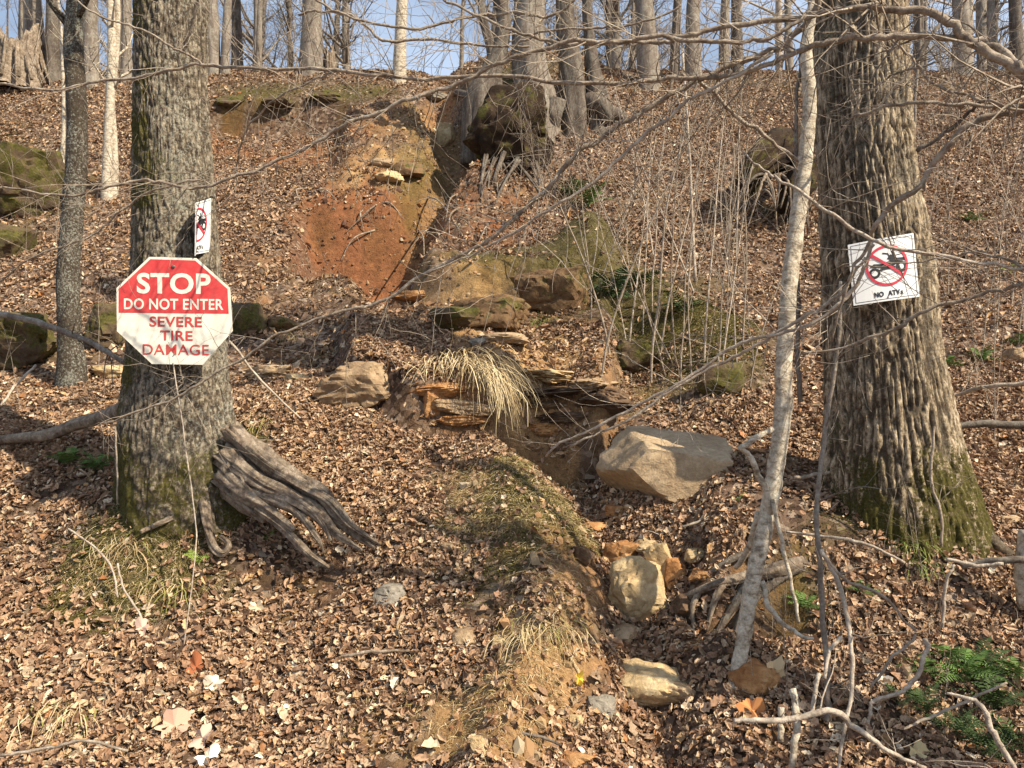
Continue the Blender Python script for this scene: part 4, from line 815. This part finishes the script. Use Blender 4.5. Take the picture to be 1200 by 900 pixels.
# ------------------------------------------------------------------ overhanging tree at the right, outside the frame
T0 = Vector((3.0, 1.9, gz(3.0, 1.9)))
hb = empty('overhanging_tree', T0, 'bare tree at the right whose long grey limbs cross in front of everything', 'tree')
P, R = smooth_path([T0-Vector((0, 0, .2)), T0+Vector((-.05, 0, 1)), T0+Vector((.0, .05, 2.2)), T0+Vector((.1, .1, 3.6)), T0+Vector((.1, 0, 5))], [.12, .10, .09, .07, .03], 6)
mb = MB(); mb.tube(P, R, 16, .03); twigs(mb, P, R, 16, (.5, 1.4), .4, 4, .2, 2, .002, .5); mb.build('trunk', M_barkB, hb, origin=T0)
def limb(px, D, w, m=M_twig, tw=14, z0=None, twl=(.12, .6), join=True, k=9):
    pts = [at(x, y, d) for (x, y), d in zip(px, np.interp(np.linspace(0, 1, len(px)), np.linspace(0, 1, len(D)), D))]
    ww = list(np.interp(np.linspace(0, 1, len(px)), np.linspace(0, 1, len(w)), w)); R = [a/2.3/F*p.y for a, p in zip(ww, pts)]
    if z0 is not None: pts = [Vector((T0.x, T0.y+.02, z0)), Vector((2.35, 2.25, (z0+pts[0].z)/2+.08))]+pts; R = [R[0]*1.4, R[0]*1.2]+R
    P, R = smooth_path(pts, R, 7); j = np.cumsum(RNG.normal(size=P.shape)*.0042, 0); j -= np.linspace(0, 1, len(P))[:, None]*j[-1]; P = P+j
    mb = MB(); mb.tube(P, R*(1+.12*(RNG.uniform(size=len(R)) > .85)), k, .04)
    if tw: twigs(mb, P, R, int(tw*1.3), twl, .35, 3, .05, 2, .0011, .12)
    mb.build('branch', m, hb, origin=T0)
limb([(1235, 105), (1200, 80), (1150, 46), (1110, 20), (1060, 8), (1000, 4), (950, 4), (860, 12), (800, 22), (760, 31), (700, 36), (640, 33), (600, 22), (545, 6), (500, -15)], [2.5, 3.0], [15, 12, 9, 7, 5, 4, 3], z0=2.2, tw=38)
limb([(1200, 82), (1175, 60), (1140, 42), (1060, 37), (1000, 42), (950, 48), (905, 66), (860, 80), (800, 82), (740, 88), (650, 90), (560, 91), (480, 88), (400, 83), (330, 84), (245, 81), (200, 86), (130, 96), (75, 107), (0, 105), (-60, 100)], [2.55, 3.4], [10, 9, 7, 6, 5, 4.5, 4, 3], tw=44)
limb([(958, -15), (953, 15), (930, 40), (905, 60), (870, 73), (800, 103), (760, 128), (720, 150), (676, 178), (650, 205), (600, 247), (560, 276), (515, 303), (440, 346), (400, 363), (330, 392), (280, 425), (215, 457), (150, 483), (118, 496)], [2.8, 3.5], [9, 8, 7, 7, 6, 4, 3.5, 2.5], tw=44)
limb([(948, 14), (915, 34), (880, 40), (800, 38), (740, 46), (690, 50), (640, 56), (600, 69), (560, 86), (520, 103), (480, 122), (430, 141), (400, 155), (345, 180), (290, 198), (235, 209), (190, 213), (150, 211), (120, 219), (60, 224), (0, 217), (-50, 214)], [2.7, 3.3], [5, 6, 6, 5.5, 5, 4, 3.5, 2.5], tw=40)
limb([(905, 62), (850, 100), (800, 130), (755, 165), (710, 200), (655, 240), (615, 268), (560, 300), (500, 320)], [2.8, 3.2], [4, 5, 4, 2], M_twigp, tw=14)
limb([(1230, 125), (1200, 135), (1150, 150), (1105, 180), (1075, 215), (1042, 240), (1025, 268), (1008, 305), (990, 345), (975, 400)], [2.6, 3.1], [10, 9, 8, 7, 4, 3], z0=1.9, tw=12)
limb([(1230, 120), (1200, 122), (1130, 124), (1080, 126), (1040, 131), (1005, 141), (985, 152)], [2.9, 3.2], [4, 5, 5, 3], tw=8, z0=2.1)
limb([(800, 88), (835, 110), (862, 140), (890, 160), (930, 185), (935, 200)], [3.0, 3.2], [4, 6, 5, 3], tw=6, k=8)
limb([(870, 178), (900, 200), (930, 222), (985, 253), (1050, 284), (1120, 302), (1200, 322), (1240, 326)], [2.9, 2.6], [2, 4, 5, 5, 4], M_twigp, tw=8)
limb([(1240, 330), (1200, 325), (1150, 305), (1120, 303), (1080, 312), (1030, 313), (990, 312)], [2.6, 3.0], [3, 4, 2, 1.5], tw=7, z0=1.6)
limb([(1022, 285), (1000, 322), (970, 352), (915, 388), (865, 404), (820, 432), (750, 473), (672, 516), (640, 535)], [3.0, 3.5], [5, 5, 4, 3], M_twigp, tw=10)
limb([(1012, 300), (985, 342), (945, 372), (905, 397), (860, 425), (800, 460), (735, 495), (668, 524)], [3.05, 3.5], [4, 5, 4, 3], M_twigp, tw=10)
limb([(1240, 345), (1200, 347), (1150, 355), (1085, 376), (1040, 394), (1000, 408), (940, 415)], [2.6, 3.1], [4, 5, 5, 3], tw=12, z0=1.7)
limb([(800, 5), (740, 28), (700, 30), (640, 40), (600, 55)], [2.9, 3.1], [3, 3], tw=10, k=6)
limb([(690, -10), (640, 18), (590, 15), (540, 20), (480, 30), (400, 14), (370, 0)], [3.0, 3.2], [4, 4, 3], tw=14, k=6)
limb([(620, 55), (560, 50), (500, 42), (455, 40), (425, 22), (385, 12), (350, 18)], [3.2, 3.3], [3, 4, 3], tw=14, k=6)
limb([(1020, 30), (1060, 60), (1100, 90), (1150, 110), (1210, 130)], [2.8, 2.6], [3, 4, 4], tw=10, k=6)
limb([(1100, 75), (1060, 80), (1035, 95), (1000, 110)], [3.0, 3.2], [3, 3, 2], tw=8, k=6)
limb([(240, 80), (215, 65), (180, 48), (140, 32), (110, 15), (85, -10)], [3.25, 3.2], [3.5, 3, 2], tw=6, k=6)
limb([(236, -10), (228, 25), (215, 55), (210, 80)], [3.3, 3.35], [3, 3, 2], M_barkD, tw=2, k=6)
limb([(235, 210), (190, 222), (150, 250), (110, 285), (60, 300), (0, 330)], [3.4, 3.6], [3, 3, 2], tw=8, k=6)
limb([(400, 83), (380, 95), (320, 120), (290, 150), (278, 190), (275, 225)], [3.3, 4.4], [2, 3, 2], tw=6, k=6)
limb([(1020, 130), (1045, 105), (1070, 80), (1100, 30)], [3.3, 3.4], [2, 5, 5], M_barkD, tw=5, k=6)
limb([(1075, 178), (1110, 155), (1140, 130), (1160, 110)], [3.7, 3.5], [6, 5, 4], M_barkD, tw=5, k=6)

# ------------------------------------------------------------------ saplings and brush
def sapling_proto(seed, H, lean, m, nt_, r0=.0075):
    global RNG; keep = RNG; RNG = np.random.default_rng(seed); mb = MB(); q = [np.array([0, 0, -.05])]; d = np.array([lean, RNG.normal()*.1, 1.])
    for _ in range(8): d = d+rv(.07)*np.array([1, 1, .2]); d /= np.linalg.norm(d); q.append(q[-1]+d*H/8)
    P, R = smooth_path(q, np.linspace(r0, .002, 9), 3); mb.tube(P, R, 5); twigs(mb, P, R, nt_, (.2, .8), .5, 3, .35, 2, .0017, .2); RNG = keep
    me = npmesh('sapling', np.vstack(mb.V), np.vstack(mb.Q), np.vstack(mb.T)); me.materials.append(m); return me
SP = [sapling_proto(i, 2.2, [-.2, .05, .2, -.1, .0, .12, -.25, .05][i], M_twigp if i % 2 else M_twig, 2+i) for i in range(8)]
def sap(px, py, h, idx, label, group):
    g = G(px, py); o = bpy.data.objects.new('sapling', SP[idx % 8]); COL.objects.link(o); o.location = g; o.scale = (h/2.2,)*3; s = RNG.uniform(.8, 1.3); o.scale = (h/2.2*s, h/2.2*s, h/2.2)
    o.rotation_euler.z = RNG.uniform(-.7, .7) + (math.pi if RNG.uniform() < .3 else 0); tag(o, label, 'sapling', group); return o
for i in range(46): sap(RNG.uniform(690, 890), RNG.uniform(260, 470), RNG.uniform(1.1, 2.7), i, 'thin bare whip on the slope between the mossy bank and the leaning trunk', 'bare whips right of centre')
for i in range(58): sap(RNG.uniform(1070, 1210), RNG.uniform(130, 520), RNG.uniform(.6, 1.9), i, 'thin bare whip on the slope right of the ridged tree', 'bare whips right of the ridged tree')
for i in range(16): sap(RNG.uniform(0, 150), RNG.uniform(240, 500), RNG.uniform(.4, 1.1), i, 'thin bare whip on the left slope', 'bare whips on the left slope')
for i in range(16): sap(RNG.uniform(560, 700), RNG.uniform(170, 330), RNG.uniform(.6, 1.5), i, 'thin bare whip growing from the cut below the tree clump', 'bare whips below the clump')
for i in range(22): sap(RNG.uniform(880, 1120), RNG.uniform(640, 860), RNG.uniform(.25, .6), i, 'short bare twig standing in the leaves at lower right', 'bare twigs at lower right')
for i in range(14): sap(RNG.uniform(270, 480), RNG.uniform(90, 230), RNG.uniform(.5, 1.3), i, 'thin bare whip near the red scarp', 'bare whips near the scarp')
def whip(px, D, w, m, label, tw=6): return stick(px, D, w, m, label, 'sapling', 'sapling', tw, 7, None, (.1, .35))
whip([(970, 845), (968, 780), (963, 690), (958, 600), (966, 500), (978, 400), (985, 330)], [3.0, 3.35], [7, 7, 6, 5, 4], M_barkB, 'grey sapling standing just in front of the ridged trunk', 10)
whip([(1103, 640), (1100, 600), (1090, 560), (1095, 500)], [3.6, 3.7], [3, 4, 3], M_twig, 'short sapling against the right foot of the ridged trunk', 4)
whip([(937, 470), (935, 400), (932, 250), (934, 120), (938, 60)], [4.2, 4.4], [6, 5, 4], M_barkB, 'slender stem hidden partly behind the leaning pale trunk', 6)
whip([(213, 780), (229, 650), (228, 600), (215, 500), (203, 425)], [3.4, 3.9], [1.6, 1.6], M_twigp, 'hair thin vine hanging down the sign trunk', 0)
whip([(138, 590), (137, 545), (135, 500)], [4.0, 4.0], [2, 2], M_twigp, 'thin pale stalk touching the left foot of the sign trunk', 0)
whip([(1206, 712), (1201, 670), (1205, 622)], [3.5, 3.5], [24, 22, 20], M_birch, 'short pale stub cut by the right edge of the picture', 0)
whip([(815, 330), (812, 250), (808, 170), (800, 60)], [7.6, 7.8], [4, 3, 3], M_twigp, 'tallest straight pale whip on the slope right of centre', 5)
whip([(1068, 200), (1072, 120), (1078, 40), (1075, -10)], [8.5, 8.5], [5, 4, 3], M_barkB, 'slim stem behind the right edge of the ridged tree', 6)

# ------------------------------------------------------------------ far woodland behind the crest
def far_proto(seed):
    global RNG; keep = RNG; RNG = np.random.default_rng(900+seed); H = 15.; q = [np.array([0, 0, -.5])]; d = np.array([0, 0, 1.])
    for _ in range(9): d = d+rv(.03)*np.array([1, 1, 0]); q.append(q[-1]+d/np.linalg.norm(d)*H/9)
    P, R = smooth_path(q, np.linspace(.17, .03, 10), 3); a = MB(); a.tube(P, R, 7); b = MB()
    for _ in range(22):
        i = int(RNG.uniform(.22, .97)*(len(P)-1)); an = RNG.uniform(0, 6.28); d = np.array([math.cos(an), math.sin(an), RNG.uniform(.5, 1.1)]); d /= np.linalg.norm(d); l = RNG.uniform(2, 4.5)*(1.25-i/len(P)); qq = [P[i]]
        for _k in range(6): d = d+rv(.14)+np.array([0, 0, .05]); d /= np.linalg.norm(d); qq.append(qq[-1]+d*l/6)
        qq = np.array(qq); r = np.linspace(R[i]*.42, .007, 7); b.tube(qq, r, 4); twigs(b, qq, r, 9, (.5, 1.6), .5, 3, .25, 2, .006)
    RNG = keep; out = []
    for mb_, nm in ((a, 'trunk'), (b, 'crown')): me = npmesh(nm, np.vstack(mb_.V), np.vstack(mb_.Q), np.vstack(mb_.T)); out.append(me)
    return out
FP = [far_proto(i) for i in range(5)]
for i, (a, b) in enumerate(FP): mm = [M_barkB, M_barkD, M_barkB, M_twigp, M_barkB][i]; a.materials.append(mm); b.materials.append(mm)
cnt = 0
for k in range(44):
    Y = RNG.uniform(17, 46); X = RNG.uniform(-.72, .72)*Y
    if -.17*Y < X < -.03*Y and RNG.uniform() < .7: continue
    o = empty('bare_tree', (X, Y, gz(X, Y)), 'leafless tree of the woodland beyond the crest', 'tree', 'leafless trees beyond the crest'); o.scale = (1, 1, RNG.uniform(.8, 1.15)); o.rotation_euler.z = RNG.uniform(0, 6.28)
    for me in FP[k % 5]: c = bpy.data.objects.new(me.name.split('.')[0], me); COL.objects.link(c); c.parent = o
for i in range(84):
    Y = RNG.uniform(13.0, 16.5); X = RNG.uniform(-.68, .68)*Y; o = bpy.data.objects.new('shrub', SP[i % 8]); COL.objects.link(o); o.location = (X, Y, gz(X, Y)); s = RNG.uniform(.5, 1.1); o.scale = (s*1.3, s*1.3, s); o.rotation_euler.z = RNG.uniform(0, 6)
    tag(o, 'thin bare shrub growing along the crest', 'shrub', 'bare shrubs along the crest')

# ------------------------------------------------------------------ ferns, grass clumps, loose leaves
def frond_mesh(seed, L=.3, col=(.05, .08, .025)):
    r = np.random.default_rng(seed); mb = MB(); n = 15; P = []
    for i in range(n+1): u = i/n; P.append(np.array([L*u*(1-.15*u), 0, L*(.55*u-.75*u*u)]))
    P = np.array(P); c = np.array(col); mb.tube(P, np.linspace(.0022, .0008, n+1), 3, C=c*.8)
    for i in range(2, n):
        u = i/n; w = L*.19*math.sin(math.pi*min(1, u*1.02+.12))**.8+.004
        for s in (-1, 1):
            p = P[i]; d = np.array([.35, s, -.12+r.normal()*.12]); d /= np.linalg.norm(d); t = np.array([.0075, 0, 0])*L/.3; V = [p-t*.55, p+t*.6, p+d*w*.55+t*.75, p+d*w, p+d*w*.5-t*.55]
            mb.add(np.array(V), T=[[0, 1, 2], [0, 2, 4], [4, 2, 3]], C=c*r.uniform(.75, 1.3))
    me = npmesh('frond', np.vstack(mb.V), np.vstack(mb.Q), np.vstack(mb.T), False); setcol(me, 'tint', np.clip(np.vstack(mb.C), 0, 1)); me.materials.append(M_tint); return me
FM = {'g': [frond_mesh(i) for i in range(3)], 'y': [frond_mesh(5+i, .3, (.22, .30, .05)) for i in range(2)], 'm': [frond_mesh(9+i, .3, (.10, .17, .04)) for i in range(2)]}
def fern(px, py, size, kind, label, n=15, up=.15, grp=None):
    g = G(px, py); e = empty('fern', g+Vector((0, 0, .01)), label, 'fern', grp); s = 1.15*size/F*g.y/.3
    for i in range(n):
        o = bpy.data.objects.new('frond', FM[kind][i % len(FM[kind])]); COL.objects.link(o); o.parent = e; o.rotation_euler = (RNG.normal()*.25, -RNG.uniform(0, .95), i/n*6.283+RNG.uniform(-.3, .3)); o.scale = (s*RNG.uniform(.7, 1.15),)*3
fern(690, 245, 51, 'm', 'fern drooping on the bank below the tree clump'); fern(668, 232, 39, 'g', 'small dark fern left of the drooping one below the clump')
fern(718, 352, 48, 'g', 'dark green fern at the top of the mossy bank'); fern(742, 338, 45, 'g', 'upper fern of the pair on the mossy bank'); fern(690, 350, 39, 'g', 'leftmost fern on the brown rock face'); fern(800, 368, 39, 'g', 'fern right of the mossy bank among thin whips')
fern(78, 548, 34, 'm', 'fern left of the sign trunk foot, outer one'); fern(115, 552, 38, 'm', 'fern touching the left foot of the sign trunk')
fern(232, 664, 26, 'y', 'yellow green fern sprig on the mossy hump', 5); fern(315, 634, 20, 'y', 'small yellow green sprig below the weathered root', 5); fern(395, 622, 20, 'y', 'yellow green sprig at the end of the weathered root', 5)
fern(1130, 800, 52, 'm', 'large fern at lower right, upper one'); fern(1165, 835, 56, 'g', 'large fern at lower right, middle one'); fern(1200, 880, 60, 'g', 'large fern cut by the lower right corner'); fern(1085, 840, 44, 'g', 'fern left of the big ones at lower right'); fern(1055, 826, 34, 'g', 'dark little fern beside the S shaped stick'); fern(1120, 868, 44, 'g', 'fern below the arching pale branch'); fern(1110, 775, 30, 'm', 'small fern uppermost in the lower right patch')
fern(1150, 790, 46, 'g', 'fern behind the two largest ferns at lower right'); fern(1185, 800, 44, 'm', 'fern at the right edge above the corner fern'); fern(1150, 885, 50, 'g', 'fern at the bottom edge left of the corner fern'); fern(1080, 790, 32, 'm', 'fern between the hooked branch and the lower right patch')
fern(1010, 698, 22, 'm', 'small fern in the leaves under the ridged tree'); fern(945, 716, 28, 'm', 'dark fern in the hollow left of the ridged tree'); fern(912, 575, 18, 'g', 'tiny green sprig left of the ridged trunk', 5)
fern(1140, 262, 24, 'm', 'fern high on the slope right of the ridged tree'); fern(1110, 432, 24, 'm', 'fern right beside the ridged trunk at sign height below'); fern(1150, 425, 26, 'm', 'fern on the slope near the right edge'); fern(1195, 405, 24, 'm', 'fern at the right edge above the fallen branch'); fern(1185, 322, 20, 'y', 'pale green sprig at the right edge', 5); fern(865, 590, 14, 'y', 'tiny sprig right of the boulder', 4)
def clump(name, roots, n, L, label, cols, down=1.0, spread=.4, D0=None, fwd=0., dx=0.):
    mb = MB(); roots = [Vector(r) for r in roots]
    for i in range(n):
        t = RNG.uniform(0, len(roots)-1.001); k = int(t); p = roots[k].lerp(roots[k+1], t-k); p = np.array(p)+rv(.02); d = np.array([RNG.normal()*spread+dx, -abs(RNG.normal())*.45-.15-fwd, RNG.uniform(.2, .7)]); l = RNG.uniform(*L); q = [p]
        for s in range(7): d = d/np.linalg.norm(d)+np.array([0, 0, -.42*down])+rv(.17); q.append(q[-1]+d/np.linalg.norm(d)*l/7)
        q = np.array(q); w = RNG.uniform(.001, .0034); sd = np.array([1, .2, 0]); V = np.empty((16, 3)); V[0::2] = q-sd*w*np.linspace(1, .3, 8)[:, None]; V[1::2] = q+sd*w*np.linspace(1, .3, 8)[:, None]
        mb.add(V, [[2*a, 2*a+1, 2*a+3, 2*a+2] for a in range(7)], C=np.array(cols[RNG.integers(len(cols))])*RNG.uniform(.75, 1.25))
    tag(mb.build(name, M_tint, origin=roots[0]), label, 'grass')
g0 = G(540, 430); Dg = g0.y-.05
clump('dry_grass_clump', [at(494, 436, Dg-.1), at(512, 424, Dg), at(540, 416, Dg+.02), at(556, 425, Dg-.02), at(564, 434, Dg-.1)], 130, (.08, .30), 'long straw coloured grass draped over the orange ledge', STRAW[:3]+[(.66, .53, .32)], .75, .3)
clump('dry_grass_clump', [at(540, 420, Dg-.05), at(562, 432, Dg-.12), at(580, 450, Dg-.15)], 190, (.22, .56), 'longest hanging tail of straw grass beside the dark ledge', STRAW[:3]+[(.66, .53, .32)], .85, .10, dx=.42)
for x, y, n, lb in [(140, 640, 70, 'straw tuft on top of the mossy hump'), (190, 690, 60, 'straw tuft on the lower right of the mossy hump'), (70, 840, 150, 'straw tuft at the lower left corner'), (660, 575, 140, 'yellow green tuft left of the flat topped boulder'), (640, 740, 120, 'straw tuft on the edge of the spine'), (905, 245, 160, 'pale straw tuft below the dark rotten log'), (345, 395, 90, 'straw tuft on the slope right of the stop sign'), (300, 500, 80, 'dry tuft above the weathered root')]:
    p = G(x, y); clump('dry_grass_clump', [p+Vector((-.12, 0, 0)), p+Vector((0, .04, .01)), p+Vector((.12, 0, 0))], n, (.1, .24), lb, STRAW[:4]+[(.25, .24, .06)], .8, .7)
for x, y, n, lb in [(1070, 640, 90, 'green grass tuft at the mossy foot of the ridged tree'), (1085, 665, 70, 'small green tuft in front of the ridged tree'), (640, 378, 120, 'green grass under the brown rock face')]:
    p = G(x, y); clump('grass_tuft', [p+Vector((-.08, 0, 0)), p, p+Vector((.08, 0, 0))], n, (.05, .13), lb, [(.10, .16, .03), (.18, .22, .05), (.3, .28, .1)], .5, .6)
def big_leaf(px, py, wpx, c, label):
    p = G(px, py); L = wpx/F*p.y; Z, Nr = surf(np.array([p.x]), np.array([p.y])); n = Vector(Nr[0]); n = (n+Vector((0, -.5, 0))).normalized(); u = n.cross(Vector((RNG.normal(), RNG.normal(), .3))).normalized(); v = n.cross(u); V = []; Fc = []
    th = np.linspace(0, 2*math.pi, 25)[:-1]; ph = RNG.uniform(0, 6, 3); rr = .45*(1+.16*np.cos(5*th+ph[0])+.10*np.cos(9*th+ph[1])+.22*np.cos(2*th+ph[2])+.05*RNG.normal(size=24)); V = [p+n*.03]+[p+n*(.03+.015*math.sin(3*a)-.0+.02*r)+u*(math.cos(a)*r*L)+v*(math.sin(a)*r*L*.8) for a, r in zip(th, rr)]
    me = bpy.data.meshes.new('fallen_leaf'); me.from_pydata([tuple(q-p) for q in V], [], [[0, i+1, (i+1) % 24+1] for i in range(24)]); setcol(me, 'tint', np.tile(c, (25, 1))); o = link('fallen_leaf', me, M_tint); o.location = p; tag(o, label, 'leaf')
for a in [(232, 785, 30, (.30, .10, .04), 'large rust brown leaf lying left of the track'), (252, 805, 26, (.75, .66, .5), 'large cream leaf below the rust brown one'), (205, 855, 44, (.55, .34, .24), 'broad pinkish tan leaf near the bottom left'), (246, 893, 26, (.8, .74, .62), 'whitish leaf at the bottom edge at left'), (302, 715, 18, (.7, .58, .4), 'cream leaf high on the track at left'),
          (1032, 802, 18, (.8, .72, .6), 'whitish leaf among the sticks at lower right'), (880, 835, 36, (.5, .22, .08), 'orange brown leaf below the leaning pale trunk'), (905, 792, 34, (.62, .45, .25), 'curled yellow brown leaf right of the leaning trunk foot'), (240, 868, 30, (.5, .36, .28), 'folded tan leaf right of the broad pinkish one'), (1072, 885, 26, (.6, .48, .26), 'yellowish leaf at the bottom edge at right'), (677, 798, 14, (.75, .55, .08), 'small bright yellow leaf on the spine edge'), (168, 740, 22, (.6, .42, .33), 'pink tan leaf under the mossy hump')]: big_leaf(*a)
